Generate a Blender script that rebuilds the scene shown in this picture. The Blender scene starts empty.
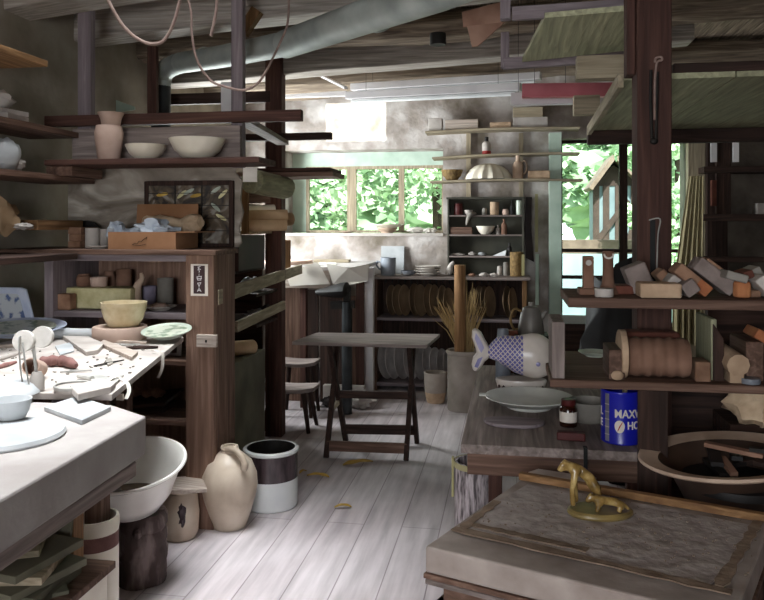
WORLD=2.6; SUN=10.0; ROOF=25.0; SPREAD=52; SIDE=72.0; FRONT_FILL=36.0; EXPO=0.87
import bpy, bmesh, math, random
from mathutils import Vector, Matrix, Euler, noise
random.seed(7)
C = bpy.context.scene.collection
R = math.radians
# ---------------------------------------------------------------- camera geometry
YAW = R(9.5); SA, CA = math.sin(YAW), math.cos(YAW); EYE = 1.5; F = 764.0; HY = 225.0
def at(px, py, y=None, h=None, x=None, Z=None):
    X = (px-382.0)/F; V = (HY-py)/F
    d = Vector((-SA+X*CA, CA+X*SA, V))
    t = Z if Z is not None else y/d.y if y is not None else (h-EYE)/d.z if h is not None else x/d.x
    p = d*t; p.z += EYE
    return p
cam = bpy.data.cameras.new('camera'); cam.lens = 36; cam.sensor_width = 36; cam.shift_y = -75/764.0
cam.clip_start = 0.05
co = bpy.data.objects.new('camera', cam); C.objects.link(co)
co.location = (0,0,EYE); co.rotation_euler = (R(90),0,YAW)
bpy.context.scene.camera = co
# ---------------------------------------------------------------- materials
def hexc(s):
    v = [int(s[i:i+2],16)/255 for i in (0,2,4)]
    return tuple((c/12.92 if c<=.04045 else ((c+.055)/1.055)**2.4) for c in v)+(1,)
MATS = {}
def mat(name, c1, c2=None, scale=6, st=(1,1,1), rough=.75, bump=.0, metal=0, var=.18, c3=None, detail=6, spec=.3, bscale=None, coat=0, dist=.0, lo=.3, hi=.7):
    m = bpy.data.materials.new(name); m.use_nodes = True; n = m.node_tree.nodes; l = m.node_tree.links
    b = n['Principled BSDF']; b.inputs['Roughness'].default_value = rough; b.inputs['Metallic'].default_value = metal
    b.inputs['Specular IOR Level'].default_value = spec; b.inputs['Coat Weight'].default_value = coat
    tc = n.new('ShaderNodeTexCoord'); mp = n.new('ShaderNodeMapping'); mp.inputs['Scale'].default_value = st
    oi = n.new('ShaderNodeObjectInfo'); off = n.new('ShaderNodeVectorMath'); off.operation='ADD'
    sc = n.new('ShaderNodeVectorMath'); sc.operation='SCALE'; sc.inputs[3].default_value = 13.0
    cx = n.new('ShaderNodeCombineXYZ'); l.new(oi.outputs['Random'], cx.inputs[0]); l.new(oi.outputs['Random'], cx.inputs[1])
    l.new(cx.outputs[0], sc.inputs[0]); l.new(tc.outputs['Object'], off.inputs[0]); l.new(sc.outputs[0], off.inputs[1])
    l.new(off.outputs[0], mp.inputs[0])
    nz = n.new('ShaderNodeTexNoise'); nz.inputs['Scale'].default_value = scale; nz.inputs['Detail'].default_value = detail
    nz.inputs['Distortion'].default_value = dist
    l.new(mp.outputs[0], nz.inputs['Vector'])
    rp = n.new('ShaderNodeValToRGB'); e = rp.color_ramp.elements
    e[0].position = lo; e[1].position = hi; e[0].color = hexc(c1); e[1].color = hexc(c2 or c1)
    if c3: k = e.new((lo+hi)/2); k.color = hexc(c3)
    l.new(nz.outputs[0], rp.inputs[0])
    hs = n.new('ShaderNodeHueSaturation'); mr = n.new('ShaderNodeMapRange')
    mr.inputs[3].default_value = 1-var; mr.inputs[4].default_value = 1+var
    l.new(oi.outputs['Random'], mr.inputs[0]); l.new(mr.outputs[0], hs.inputs['Value']); l.new(rp.outputs[0], hs.inputs['Color'])
    l.new(hs.outputs[0], b.inputs['Base Color'])
    if bump:
        bp = n.new('ShaderNodeBump'); bp.inputs['Strength'].default_value = bump; bp.inputs['Distance'].default_value = .02
        src = nz
        if bscale:
            src = n.new('ShaderNodeTexNoise'); src.inputs['Scale'].default_value = bscale; src.inputs['Detail'].default_value = 8
            l.new(mp.outputs[0], src.inputs['Vector'])
        l.new(src.outputs[0], bp.inputs['Height']); l.new(bp.outputs[0], b.inputs['Normal'])
    MATS[name] = m
    return m
def wood(name, c1, c2, c3=None, rough=.75, var=.18, bump=.25, spec=.25):
    for ax, st in (('x',(1.2,22,22)),('y',(22,1.2,22)),('z',(22,22,1.2))):
        mat(name+'_'+ax, c1, c2, scale=2.2, st=st, rough=rough, bump=bump, var=var, c3=c3, spec=spec, dist=.6, lo=.25, hi=.75)
wood('grey', '5d534e', '9a8d87', '7b6f6a')
wood('beam', '7a726a', 'c6bdb2', 'a29990', bump=.5)
wood('pale', '8d8076', 'c9bdb0', 'ab9d92')
wood('brown', '47342b', '83695b', '644c40')
wood('dark', '1f1512', '4a352d', '33241e')
wood('red', '38251f', '5e4238', '4a312a')
wood('warm', '64452f', 'a07a58', '80603f')
wood('mauve', '675d60', '93888b', '7c7174')
wood('loft', '80806a', 'b4b391', '9b9a7d')  # green door light on the loft undersides is mixed into this wood
wood('rough', '4e4339', 'a2927f', '786a5b', bump=.7)
wood('plank', '6a5146', '9d7f70', '836757')
wood('lath', '7b705d', 'b8ab93', '998c76')
mat('plaster_wall', '827969', 'b0a798', scale=3, bump=.35, bscale=14, c3='9a9183')
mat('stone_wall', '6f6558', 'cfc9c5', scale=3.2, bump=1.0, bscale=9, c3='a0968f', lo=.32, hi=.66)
mat('shaded_stone', '443d37', '80766b', scale=4, bump=.9, bscale=8)  # masonry with the shade of the unlit wall put into its colour
mat('slab_plaster', 'a8a09c', 'c4beba', scale=5, bump=.12, bscale=40, rough=.9)
mat('tile_plaster', 'a3a6a8', 'c0c2c3', scale=7, rough=.9, bump=.1)
mat('dusty', 'a29992', 'c4bcb5', scale=9, rough=.9, bump=.15)
mat('buff_clay', 'a98f7b', 'd0b8a3', scale=7, rough=.8, bump=.1)
mat('pink_clay', 'b09484', 'cdb4a6', scale=7, rough=.85)
mat('brown_clay', '6a4c3c', '9a7764', scale=8, rough=.85, bump=.15)
mat('brick_brown', '70523f', 'a07d66', scale=14, rough=.9, bump=.4)
mat('brick_grey', '6e615b', '9a8c86', scale=14, rough=.9, bump=.4)
mat('brick_tan', 'a58a70', 'c8ac90', scale=16, rough=.9, bump=.4)
mat('brick_orange', '99583a', 'c08458', scale=12, rough=.9, bump=.3)
mat('brick_red', '57322a', '7d4c3d', scale=10, rough=.9, bump=.3)
mat('cream_glaze', 'd6ccb8', 'ece6d6', scale=6, rough=.3, spec=.5, var=.08)
mat('white_glaze', 'd9dcdd', 'eef0ee', scale=6, rough=.22, spec=.5, var=.05)
mat('enamel', 'd9d4cc', 'efece6', scale=4, rough=.18, spec=.55, var=.04)
mat('jug_glaze', 'ad9a86', 'd8cab9', scale=5, rough=.38, spec=.4, c3='c6b5a2', var=.03, dist=.5)
mat('dark_glaze', '2c2226', '5b4c50', scale=9, st=(3,3,.6), rough=.25, spec=.5)
mat('yellow_glaze', 'b9a47c', 'e0d3b2', scale=14, rough=.35, spec=.5)
mat('serving', 'a8aaa2', 'd2d3cc', scale=6, rough=.3, spec=.5)
mat('celadon', '9ca698', 'c0c8b8', scale=11, rough=.3, spec=.5)
mat('blue_pattern', '5a6c98', 'ccd1d6', scale=19, rough=.3, spec=.5, lo=.36, hi=.44, detail=3)
mat('blue_rim', 'a3adc8', 'ccd2de', scale=9, rough=.3, spec=.5)
mat('green_pattern', '74866f', 'c0c4b4', scale=26, rough=.3, spec=.5, lo=.38, hi=.5, detail=3)
mat('grey_glaze', '6a6f78', '8e949c', scale=7, rough=.35)
mat('purple_clay', '7b7388', '9a92a6', scale=8, rough=.7)
mat('bisque', 'a79f98', 'c9c2bb', scale=7, rough=.8)
mat('platter', 'aea8a6', 'e0dbd9', scale=7, rough=.5)
mat('brown_plate', '7d6750', 'ac9275', scale=7, rough=.6)
mat('vase_stone', '8c8278', 'b6aaa0', scale=6, rough=.75, bump=.15)
mat('stone_grey', '757069', '9b958c', scale=7, rough=.7, bump=.2)
mat('pewter', '6a6662', '8a857e', scale=7, rough=.45, metal=.2)
mat('dark_brown', '2c2019', '4a362b', scale=7, rough=.55)  # shadow below the wide bowl's rim is put into this brown
mat('iron', '1c1b1b', '38342f', scale=11, rough=.6, metal=.5)
mat('black', '0f0e0e', '211d1c', scale=8, rough=.6)
mat('galv', '8a918c', 'b4b9b3', scale=5, rough=.62, metal=.25, var=.02)
mat('stove_black', '2a2c2c', '45484a', scale=6, rough=.4, metal=.5)
mat('white_paint', 'cfcbcd', 'e4e0e0', scale=5, rough=.5)
mat('green_white', '93a698', 'b0c0b2', scale=5, rough=.6)
mat('red_paint', '96484f', 'b5666d', scale=5, rough=.5)
mat('cardboard', '8c6444', 'ab8060', scale=5, rough=.85, var=.05)
mat('kraft', 'a98a68', 'cbb08f', scale=6, rough=.85)
mat('paper', 'cfc8bd', 'e6e0d6', scale=6, rough=.85)
mat('blue_cloth', 'b4c0d0', 'dfe5ea', scale=16, rough=.9, bump=.4)
mat('tan_cloth', 'b29679', 'd9c2a4', scale=18, rough=.95, bump=.5)
mat('foam', 'c2ba88', 'dfd8ae', scale=20, rough=.95, bump=.3)
mat('canvas', '9a8e6c', 'c0b48e', scale=4, st=(14,14,.6), rough=.95, bump=.5)
mat('dark_cloth', '2a2626', '443c3a', scale=9, rough=.95)
mat('rope', '806a62', 'a08a80', scale=30, rough=.9)
mat('leaf_dry', 'b08a3a', 'd6b25c', scale=20, rough=.8)
mat('grass_dry', 'a08458', 'd0b482', scale=10, st=(9,9,1), rough=.9)
mat('sisal', 'a4783c', 'cfa566', scale=10, rough=.9)
mat('bark', '463c3a', '9c8d8a', scale=7, st=(2,2,.6), rough=.9, bump=.8, c3='5a4c4a', lo=.35, hi=.68)
mat('water', '4a3a30', '6a5644', scale=4, rough=.15, spec=.5)
mat('can_blue', '14188a', '1a1fa4', scale=4, rough=.3, spec=.5, var=.02)
mat('can_silver', '8a8a94', 'b8b8c0', scale=9, rough=.35, metal=.6)
mat('label_white', 'cfc6bb', 'e2dad0', scale=8, rough=.7)
mat('logo_red', '8e2a28', 'a83a34', rough=.6)
mat('amber', '2a120c', '45200f', scale=6, rough=.15, spec=.6)
mat('maroon', '3a1414', '5a2220', scale=8, rough=.5)
mat('fig_glaze', '5a4626', 'c6ac72', scale=30, rough=.25, spec=.55, c3='8f7340')
mat('fig_base', '6f5f3c', 'a08a55', scale=16, rough=.35)
mat('clay_dirty', '94867e', 'bdb0a8', scale=9, rough=.95, bump=.3, c3='a99c94')
mat('canvas_dirty', 'a0948f', 'c4b9b3', scale=22, rough=.95, bump=.5)
mat('strip_brown', '6c5a4c', '94806e', scale=18, rough=.95, bump=.5)
mat('red_clay', '684844', '8a645e', scale=14, rough=.8, bump=.4)
mat('sponge_pale', 'b6b1aa', 'cec9c3', scale=22, rough=.95, bump=.2)
mat('tool_grey', '8d8b86', 'b0aea8', scale=9, rough=.5)
mat('green_board', '59574a', '787462', scale=5, rough=.8)
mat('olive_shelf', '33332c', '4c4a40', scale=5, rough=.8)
mat('painted_stone', '75695c', 'e0d6c8', scale=1.6, st=(1.2,1,3.2), rough=.85, c3='a2978a', dist=2.2, detail=9, bump=.2)
mat('wicker', '5f4a30', '8c7248', scale=40, rough=.85, bump=.6)
mat('woven', '4c4446', 'b4aaac', scale=14, st=(6,6,1), rough=.6, lo=.4, hi=.62)
mat('yellow_tape', '8c845a', 'a8a078', scale=8, rough=.6)
mat('leaf_green', '86a380', 'c6d8b6', scale=1.6, rough=.6, c3='a3bd96', var=.12)  # outdoor haze is put into the colour as paleness
mat('leaf_dark', '6a8866', 'a2bb96', scale=1.4, rough=.6, var=.12)  # paled for haze as well
mat('trunk', '3a3028', '5a4c40', scale=8, rough=.9)
mat('ground_out', '66754f', '98a47c', scale=2, rough=.95)
mat('barn_wall', '5f7074', '75868a', scale=2, rough=.9)
mat('barn_timber', '2c2420', '40342e', scale=5, rough=.9)
mat('barn_roof', '54483f', '6f6156', scale=6, rough=.9)
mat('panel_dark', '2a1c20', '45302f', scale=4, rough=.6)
mat('stain_glass', '34302e', '8d8880', scale=9, st=(1,1,1), rough=.25, spec=.6, c3='5e5244', detail=2, dist=2.0, lo=.35, hi=.68)
mat('green_glass_end', '4e5638', '7b8058', scale=8, rough=.9)
mat('salmon_cloth', '7d5c4c', 'a38270', scale=7, rough=.9)
mat('concrete', '8a8682', 'aca8a2', scale=7, rough=.9, bump=.2)
# floor boards: worn, seams between boards along the depth of the room
def floor_mat():
    m = bpy.data.materials.new('floor_boards'); m.use_nodes=True; n=m.node_tree.nodes; l=m.node_tree.links
    b=n['Principled BSDF']; b.inputs['Roughness'].default_value=.62; b.inputs['Specular IOR Level'].default_value=.3
    tc=n.new('ShaderNodeTexCoord'); mp=n.new('ShaderNodeMapping'); mp.inputs['Rotation'].default_value=(0,0,R(90))
    l.new(tc.outputs['Object'], mp.inputs[0])
    br=n.new('ShaderNodeTexBrick'); br.offset=.37; br.inputs['Scale'].default_value=1
    br.inputs['Color1'].default_value=hexc('c0b8ba'); br.inputs['Color2'].default_value=hexc('cdc6c7'); br.inputs['Mortar'].default_value=hexc('9a9092')
    br.inputs['Mortar Size'].default_value=.0035; br.inputs['Brick Width'].default_value=2.3; br.inputs['Row Height'].default_value=.19
    br.inputs['Mortar Smooth'].default_value=.6
    l.new(mp.outputs[0], br.inputs['Vector'])
    m2=n.new('ShaderNodeMapping'); m2.inputs['Scale'].default_value=(9,.8,9); l.new(tc.outputs['Object'], m2.inputs[0])
    nz=n.new('ShaderNodeTexNoise'); nz.inputs['Scale'].default_value=2.5; nz.inputs['Detail'].default_value=8; l.new(m2.outputs[0], nz.inputs[0])
    n2=n.new('ShaderNodeTexNoise'); n2.inputs['Scale'].default_value=1.6; n2.inputs['Detail'].default_value=7; l.new(tc.outputs['Object'], n2.inputs[0])
    rp=n.new('ShaderNodeValToRGB'); rp.color_ramp.elements[0].position=.3; rp.color_ramp.elements[1].position=.7
    rp.color_ramp.elements[0].color=(.62,.6,.6,1); rp.color_ramp.elements[1].color=(1.1,1.08,1.08,1)
    l.new(nz.outputs[0], rp.inputs[0])
    r2=n.new('ShaderNodeValToRGB'); r2.color_ramp.elements[0].position=.35; r2.color_ramp.elements[1].position=.6
    r2.color_ramp.elements[0].color=(.74,.7,.7,1); r2.color_ramp.elements[1].color=(1,1,1,1)
    l.new(n2.outputs[0], r2.inputs[0])
    a=n.new('ShaderNodeMix'); a.data_type='RGBA'; a.blend_type='MULTIPLY'; a.inputs[0].default_value=.8
    l.new(br.outputs[0], a.inputs[6]); l.new(rp.outputs[0], a.inputs[7])
    a2=n.new('ShaderNodeMix'); a2.data_type='RGBA'; a2.blend_type='MULTIPLY'; a2.inputs[0].default_value=.8
    l.new(a.outputs[2], a2.inputs[6]); l.new(r2.outputs[0], a2.inputs[7]); l.new(a2.outputs[2], b.inputs['Base Color'])
    bp=n.new('ShaderNodeBump'); bp.inputs['Strength'].default_value=.3; bp.inputs['Distance'].default_value=.01
    inv=n.new('ShaderNodeMath'); inv.operation='SUBTRACT'; inv.inputs[0].default_value=1; l.new(br.outputs['Fac'], inv.inputs[1])
    l.new(inv.outputs[0], bp.inputs['Height']); l.new(bp.outputs[0], b.inputs['Normal'])
    MATS['floor']=m
floor_mat()
def glass_mat():
    m=bpy.data.materials.new('window_glass'); m.use_nodes=True; n=m.node_tree.nodes; l=m.node_tree.links
    n.remove(n['Principled BSDF']); o=n['Material Output']
    t=n.new('ShaderNodeBsdfTransparent'); t.inputs[0].default_value=(.93,.97,.95,1); g=n.new('ShaderNodeBsdfGlossy'); g.inputs['Roughness'].default_value=.05
    f=n.new('ShaderNodeFresnel'); f.inputs[0].default_value=1.2; x=n.new('ShaderNodeMixShader')
    l.new(f.outputs[0],x.inputs[0]); l.new(t.outputs[0],x.inputs[1]); l.new(g.outputs[0],x.inputs[2]); l.new(x.outputs[0],o.inputs[0]); MATS['glass']=m
glass_mat()
mat('opaque_pane','c9ced0','dde2e4',scale=4,rough=.9)
def fish_mat():
    m=bpy.data.materials.new('fish_scales'); m.use_nodes=True; n=m.node_tree.nodes; l=m.node_tree.links
    b=n['Principled BSDF']; b.inputs['Roughness'].default_value=.3
    tc=n.new('ShaderNodeTexCoord'); outs=[]
    for a in (42,-42):
        mp=n.new('ShaderNodeMapping'); mp.inputs['Rotation'].default_value=(0,R(a),0); l.new(tc.outputs['Object'],mp.inputs[0])
        w=n.new('ShaderNodeTexWave'); w.wave_type='BANDS'; w.bands_direction='X'; w.inputs['Scale'].default_value=22; l.new(mp.outputs[0],w.inputs['Vector']); outs.append(w)
    mx=n.new('ShaderNodeMath'); mx.operation='MAXIMUM'; l.new(outs[0].outputs['Fac'],mx.inputs[0]); l.new(outs[1].outputs['Fac'],mx.inputs[1])
    rp=n.new('ShaderNodeValToRGB'); rp.color_ramp.elements[0].position=.78; rp.color_ramp.elements[1].position=.96
    rp.color_ramp.elements[0].color=hexc('5e5c9c'); rp.color_ramp.elements[1].color=hexc('cfc6bf'); l.new(mx.outputs[0],rp.inputs[0]); l.new(rp.outputs[0],b.inputs['Base Color'])
    MATS['fish_scales']=m
fish_mat()
mat('fish_white','b9afa6','d9d0c8',scale=8,rough=.3,spec=.5)
mat('fish_blue','6a659e','9d98bf',scale=10,rough=.3,spec=.5)
# ---------------------------------------------------------------- mesh builder
class G:
    def __init__(s): s.v=[]; s.f=[]; s.m=[]; s.sm=[]
    def add(s, vs, fs, mi=0, smooth=False):
        o=len(s.v); s.v += [Vector(v) for v in vs]
        for f in fs: s.f.append([i+o for i in f]); s.m.append(mi); s.sm.append(smooth)
        return s
    def box(s, a, b, mi=0, M=None):
        x0,y0,z0=a; x1,y1,z1=b
        vs=[Vector(p) for p in ((x0,y0,z0),(x1,y0,z0),(x1,y1,z0),(x0,y1,z0),(x0,y0,z1),(x1,y0,z1),(x1,y1,z1),(x0,y1,z1))]
        if M is not None: vs=[M@v for v in vs]
        return s.add(vs, [(0,3,2,1),(4,5,6,7),(0,1,5,4),(1,2,6,5),(2,3,7,6),(3,0,4,7)], mi)
    def obox(s, c, size, rx=0, ry=0, rz=0, mi=0):
        M=Matrix.Translation(Vector(c))@Euler((R(rx),R(ry),R(rz)),'XYZ').to_matrix().to_4x4()
        h=[q/2 for q in size]
        return s.box((-h[0],-h[1],-h[2]), h, mi, M)
    def beam(s, p, q, w, t, up=(0,0,1), mi=0):          # a bar from p to q: w across, t along 'up'
        p=Vector(p); q=Vector(q); d=(q-p).normalized(); u=Vector(up); sd=d.cross(u)
        if sd.length<1e-4: sd=d.cross(Vector((0,1,0)))
        sd.normalize(); u=sd.cross(d).normalized(); a=sd*w/2; b=u*t/2
        vs=[p-a-b,p+a-b,p+a+b,p-a+b,q-a-b,q+a-b,q+a+b,q-a+b]
        return s.add(vs,[(0,1,2,3),(7,6,5,4),(4,5,1,0),(5,6,2,1),(6,7,3,2),(7,4,0,3)],mi)
    def prism(s, poly, dz, mi=0, smooth=False):
        n=len(poly); d=Vector(dz); vs=[Vector(p) for p in poly]+[Vector(p)+d for p in poly]
        fs=[tuple(range(n))[::-1], tuple(range(n,2*n))]+[(i,(i+1)%n,n+(i+1)%n,n+i) for i in range(n)]
        return s.add(vs, fs, mi)
    def loft(s, rings, mi=0, cap=True, smooth=True, closed=False):
        n=len(rings[0]); vs=[p for r in rings for p in r]; fs=[]; k=len(rings)
        for j in range(k if closed else k-1):
            for i in range(n):
                a=j*n+i; b=j*n+(i+1)%n; c=((j+1)%k)*n+(i+1)%n; d=((j+1)%k)*n+i; fs.append((a,b,c,d))
        s.add(vs, fs, mi, smooth)
        if cap and not closed:
            o=len(s.v)-len(vs)
            s.f.append([o+i for i in range(n)][::-1]); s.m.append(mi); s.sm.append(False)
            s.f.append([o+(k-1)*n+i for i in range(n)]); s.m.append(mi); s.sm.append(False)
        return s
    def lathe(s, prof, c=(0,0,0), r=1, h=1, seg=32, mi=0, M=None, mf=None, wob=0, flute=0):
        c=Vector(c); rings=[]
        for (a,z) in prof:
            ring=[]
            for i in range(seg):
                t=2*math.pi*i/seg; rr=max(a,1e-4)*r*(1+wob*math.sin(3*t+5*z)+ (flute*math.cos(14*t) if flute else 0))
                v=Vector((rr*math.cos(t), rr*math.sin(t), z*h)); ring.append(c+(M@v if M is not None else v))
            rings.append(ring)
        if mf is None: return s.loft(rings, mi, cap=False)
        for j in range(len(rings)-1): s.loft(rings[j:j+2], mf(prof[j],prof[j+1]), cap=False)
        return s
    def tube(s, pts, rad, seg=10, mi=0, cap=True, rough=0, closed=False):
        pts=[Vector(p) for p in pts]; n=len(pts); rad=[rad]*n if not isinstance(rad,(list,tuple)) else rad
        rings=[]; prev=None
        for i,p in enumerate(pts):
            d=(pts[min(i+1,n-1)]-pts[max(i-1,0)]).normalized()
            if prev is None:
                u=d.cross(Vector((0,0,1)));  u=u if u.length>.05 else d.cross(Vector((0,1,0)))
            else: u=prev-d*prev.dot(d)
            u.normalize(); prev=u; w=d.cross(u)
            ring=[]
            for k in range(seg):
                t=2*math.pi*k/seg; rr=rad[i]
                v=u*math.cos(t)+w*math.sin(t)
                if rough: rr*=1+rough*noise.noise(p*2.3+v*1.7)
                ring.append(p+v*rr)
            rings.append(ring)
        return s.loft(rings, mi, cap=cap, closed=closed)
    def ball(s, c, rad, mi=0, u=16, w=10, rough=0, fr=3.0, M=None):
        c=Vector(c); rad=Vector(rad if isinstance(rad,(tuple,list)) else (rad,)*3); rings=[]
        for j in range(w+1):
            ph=math.pi*(j/w)-math.pi/2; ring=[]
            for i in range(u):
                t=2*math.pi*i/u; v=Vector((math.cos(ph)*math.cos(t),math.cos(ph)*math.sin(t),math.sin(ph)))
                k=1+rough*noise.noise(v*fr+c*7); p=Vector((v.x*rad.x*k,v.y*rad.y*k,v.z*rad.z*k))
                if M is not None: p=M@p
                ring.append(c+p)
            rings.append(ring)
        return s.loft(rings, mi, cap=False)
def smoothpath(pts, n=8):
    pts=[Vector(p) for p in pts]; out=[]
    for i in range(len(pts)-1):
        p0=pts[max(i-1,0)]; p1=pts[i]; p2=pts[i+1]; p3=pts[min(i+2,len(pts)-1)]
        for k in range(n):
            t=k/n; out.append(.5*((2*p1)+(p2-p0)*t+(2*p0-5*p1+4*p2-p3)*t*t+(3*p1-p0-3*p2+p3)*t**3))
    out.append(pts[-1]); return out
def mk(name, g, m, origin, bevel=0):
    me=bpy.data.meshes.new(name); me.from_pydata([v-origin for v in g.v],[],g.f)
    for k in (m if isinstance(m,(list,tuple)) else [m]): me.materials.append(MATS[k])
    me.polygons.foreach_set('material_index', g.m); me.polygons.foreach_set('use_smooth', g.sm); 
    bm=bmesh.new(); bm.from_mesh(me); bmesh.ops.remove_doubles(bm, verts=bm.verts, dist=2e-5); bmesh.ops.recalc_face_normals(bm, faces=bm.faces)
    for e in bm.edges:
        if len(e.link_faces)==2 and e.calc_face_angle(0)>R(38): e.smooth=False
    bm.to_mesh(me); bm.free(); me.update()
    o=bpy.data.objects.new(name, me); C.objects.link(o); o.location=origin
    if bevel:
        b=o.modifiers.new('bevel','BEVEL'); b.width=bevel; b.segments=2; b.limit_method='ANGLE'; b.angle_limit=R(40)
    return o
def base_of(g):
    xs=[v.x for v in g.v]; ys=[v.y for v in g.v]; zs=[v.z for v in g.v]
    return Vector(((min(xs)+max(xs))/2,(min(ys)+max(ys))/2,min(zs)))
def tag(o, label, cat, group=None, kind=None):
    o['label']=label; o['category']=cat
    if group: o['group']=group
    if kind: o['kind']=kind
    return o
def S(name, g, m, label, cat, group=None, bevel=0, kind=None):
    return tag(mk(name, g, m, base_of(g), bevel), label, cat, group, kind)
def T(name, label, cat, loc, group=None):
    o=bpy.data.objects.new(name, None); o.empty_display_size=.05; C.objects.link(o); o.location=loc
    return tag(o, label, cat, group)
def A(name, g, m, parent, bevel=0, label=None):
    o=mk(name, g, m, base_of(g), bevel); o.parent=parent
    base=parent.location.copy(); p=parent.parent
    while p is not None: base+=p.location; p=p.parent
    o.location=o.location-base
    if label: o['label']=label
    return o
def ST(name, g, m, parent=None, bevel=0, label=None, cat=None):
    if parent is not None: return A(name, g, m, parent, bevel)
    o=mk(name, g, m, base_of(g), bevel); o['kind']='structure'
    if label: o['label']=label
    if cat: o['category']=cat
    return o
def dup(root, loc, rot=None, label=None, group=None):
    r=root.copy(); C.objects.link(r); r.location=loc
    if rot is not None: r.rotation_euler=rot
    if label: r['label']=label
    if group: r['group']=group
    for ch in list(root.children):
        c=ch.copy(); C.objects.link(c); c.parent=r
        for k in ch.children:
            d=k.copy(); C.objects.link(d); d.parent=c
    return r
def px(x0,y0,x1,y1,Y):                                   # photo rectangle on the plane y=Y -> xa,xb,z_low,z_high
    a=at(x0,(y0+y1)/2,y=Y); b=at(x1,(y0+y1)/2,y=Y)
    return a.x,b.x,at((x0+x1)/2,y1,y=Y).z,at((x0+x1)/2,y0,y=Y).z
def pbox(x0,y0,x1,y1,Y,d,g=None,zb=None,zt=None,mi=0):
    a,b,c,e=px(x0,y0,x1,y1,Y); g=g or G()
    return g.box((a,Y,c if zb is None else zb),(b,Y+d,e if zt is None else zt),mi)
PROF=dict(
 bowl=[(0,0),(.45,0),(.5,.06),(.8,.42),(.96,.85),(1,1),(.95,1),(.75,.47),(.42,.14),(0,.1)],
 deep=[(0,0),(.62,0),(.68,.04),(.85,.35),(.97,.8),(1,1),(.94,1),(.8,.4),(.55,.1),(0,.08)],
 cup=[(0,0),(.84,0),(.92,.06),(.97,.5),(1,1),(.9,1),(.86,.1),(0,.08)],
 flare=[(0,0),(.66,0),(.72,.15),(.78,.5),(.95,.9),(1,1),(.92,1),(.7,.5),(0,.2)],
 tumbler=[(0,0),(.72,0),(.8,.12),(.97,.62),(1,.8),(.9,.95),(.88,1),(.8,1),(.82,.8),(.7,.1),(0,.08)],
 cyl=[(0,0),(.97,0),(1,.03),(1,.97),(.97,1),(.88,1),(.86,.06),(0,.05)],
 jar=[(0,0),(.8,0),(.95,.12),(1,.5),(.9,.82),(.7,.92),(.72,1),(.6,1),(.58,.9),(0,.8)],
 lidded=[(0,0),(.88,0),(.98,.06),(1,.75),(.92,.84),(.95,.86),(.95,.94),(.6,1),(0,1)],
 bottle=[(0,0),(.92,0),(1,.05),(1,.55),(.85,.66),(.38,.76),(.36,.94),(.42,.95),(.42,1),(0,1)],
 plate=[(0,0),(.55,0),(.58,.25),(.8,.55),(1,1),(.99,1.1),(.78,.75),(.56,.45),(0,.4)],
 disc=[(0,0),(.97,0),(1,.15),(1,.85),(.97,1),(0,1)],
 crock=[(0,0),(.95,0),(.99,.03),(1,.2),(1,.9),(1.03,.93),(1.03,.98),(1,1),(.9,1),(.88,.93),(.87,.1),(0,.08)],
)
def ves(name, kind, x0, x1, ytop, Y, h, m, label, cat='jar', group=None, seg=28, mf=None, flute=0, wob=0, parent=None):
    cx=(at(x0,ytop,y=Y).x+at(x1,ytop,y=Y).x)/2; r=abs(at(x1,ytop,y=Y).x-at(x0,ytop,y=Y).x)/2
    H=at((x0+x1)/2,ytop,y=Y).z-h
    g=G().lathe(PROF[kind],(cx,Y,h),r,H,seg,mf=mf,flute=flute,wob=wob)
    if parent is not None: return A(name,g,m,parent)
    return S(name,g,m,label,cat,group)
def handle(p, q, out, rad, parent, m, name='handle'):
    p=Vector(p); q=Vector(q); o=Vector(out)
    return A(name, G().tube(smoothpath([p,p+o*.8+(p-q)*.12,(p+q)/2+o,q+o*.5,q],6),rad,8), m, parent)
# ================================================================ THE ROOM
XL,XR,YB,YF,HC = -2.6, 2.3, 7.2, -1.6, 2.95
WT=.42
ST('floor', G().box((XL-.2,YF-.2,-.12),(XR+.2,YB+WT,0)), 'floor')
# back wall with a deep window embrasure and a door opening
wa=at(284,190,y=YB); wb=at(443,190,y=YB); wz0=at(360,234,y=YB).z; wz1=at(360,149.5,y=YB).z
wx0,wx1=wa.x,wb.x
dx0=at(556,200,y=YB).x; dx1=at(690,200,y=YB).x; dz1=at(620,138,y=YB).z
def subd(g_boxes): 
    g=G()
    for a,b in g_boxes: g.box(a,b)
    return g
def wallgrid(x0,x1,z0,z1):
    # front skin of rough masonry, gently uneven
    return None
wall=G()
for (x0,x1,z0,z1) in ((XL-.2,wx0,0,HC+.1),(wx0,wx1,0,wz0),(wx0,wx1,wz1,HC+.1),(wx1,dx0,0,HC+.1),(dx0,dx1,dz1,HC+.1)):
    wall.box((x0,YB,z0),(x1,YB+WT,z1))
ST('wall_back', wall, 'stone_wall')
ST('wall_back_stone', G().box((dx1,YB,0),(XR+.2,YB+WT,HC+.1)), 'shaded_stone')
# uneven stones proud of the masonry below the window and above it
# other walls
LWY=[(5.2,6.6,1.0,2.0)]
ST('wall_left', G().box((XL-.2,YF-.2,0),(XL,5.5,HC+.1)).box((XL-.2,6.7,0),(XL,YB+WT,HC+.1)).box((XL-.2,5.5,0),(XL,6.7,1.15)).box((XL-.2,5.5,2.15),(XL,6.7,HC+.1)), 'plaster_wall')
ST('wall_right', G().box((XR,YF-.2,0),(XR+.2,YB,HC+.1)), 'shaded_stone')
ST('wall_front', G().box((XL,YF-.2,0),(-1.2,YF,HC+.1)).box((.0,YF-.2,0),(XR,YF,HC+.1)).box((-1.2,YF-.2,0),(.0,YF,.9)).box((-1.2,YF-.2,2.1),(.0,YF,HC+.1)), 'plaster_wall')  # the opening is added for the fill lamp outside it
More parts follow.
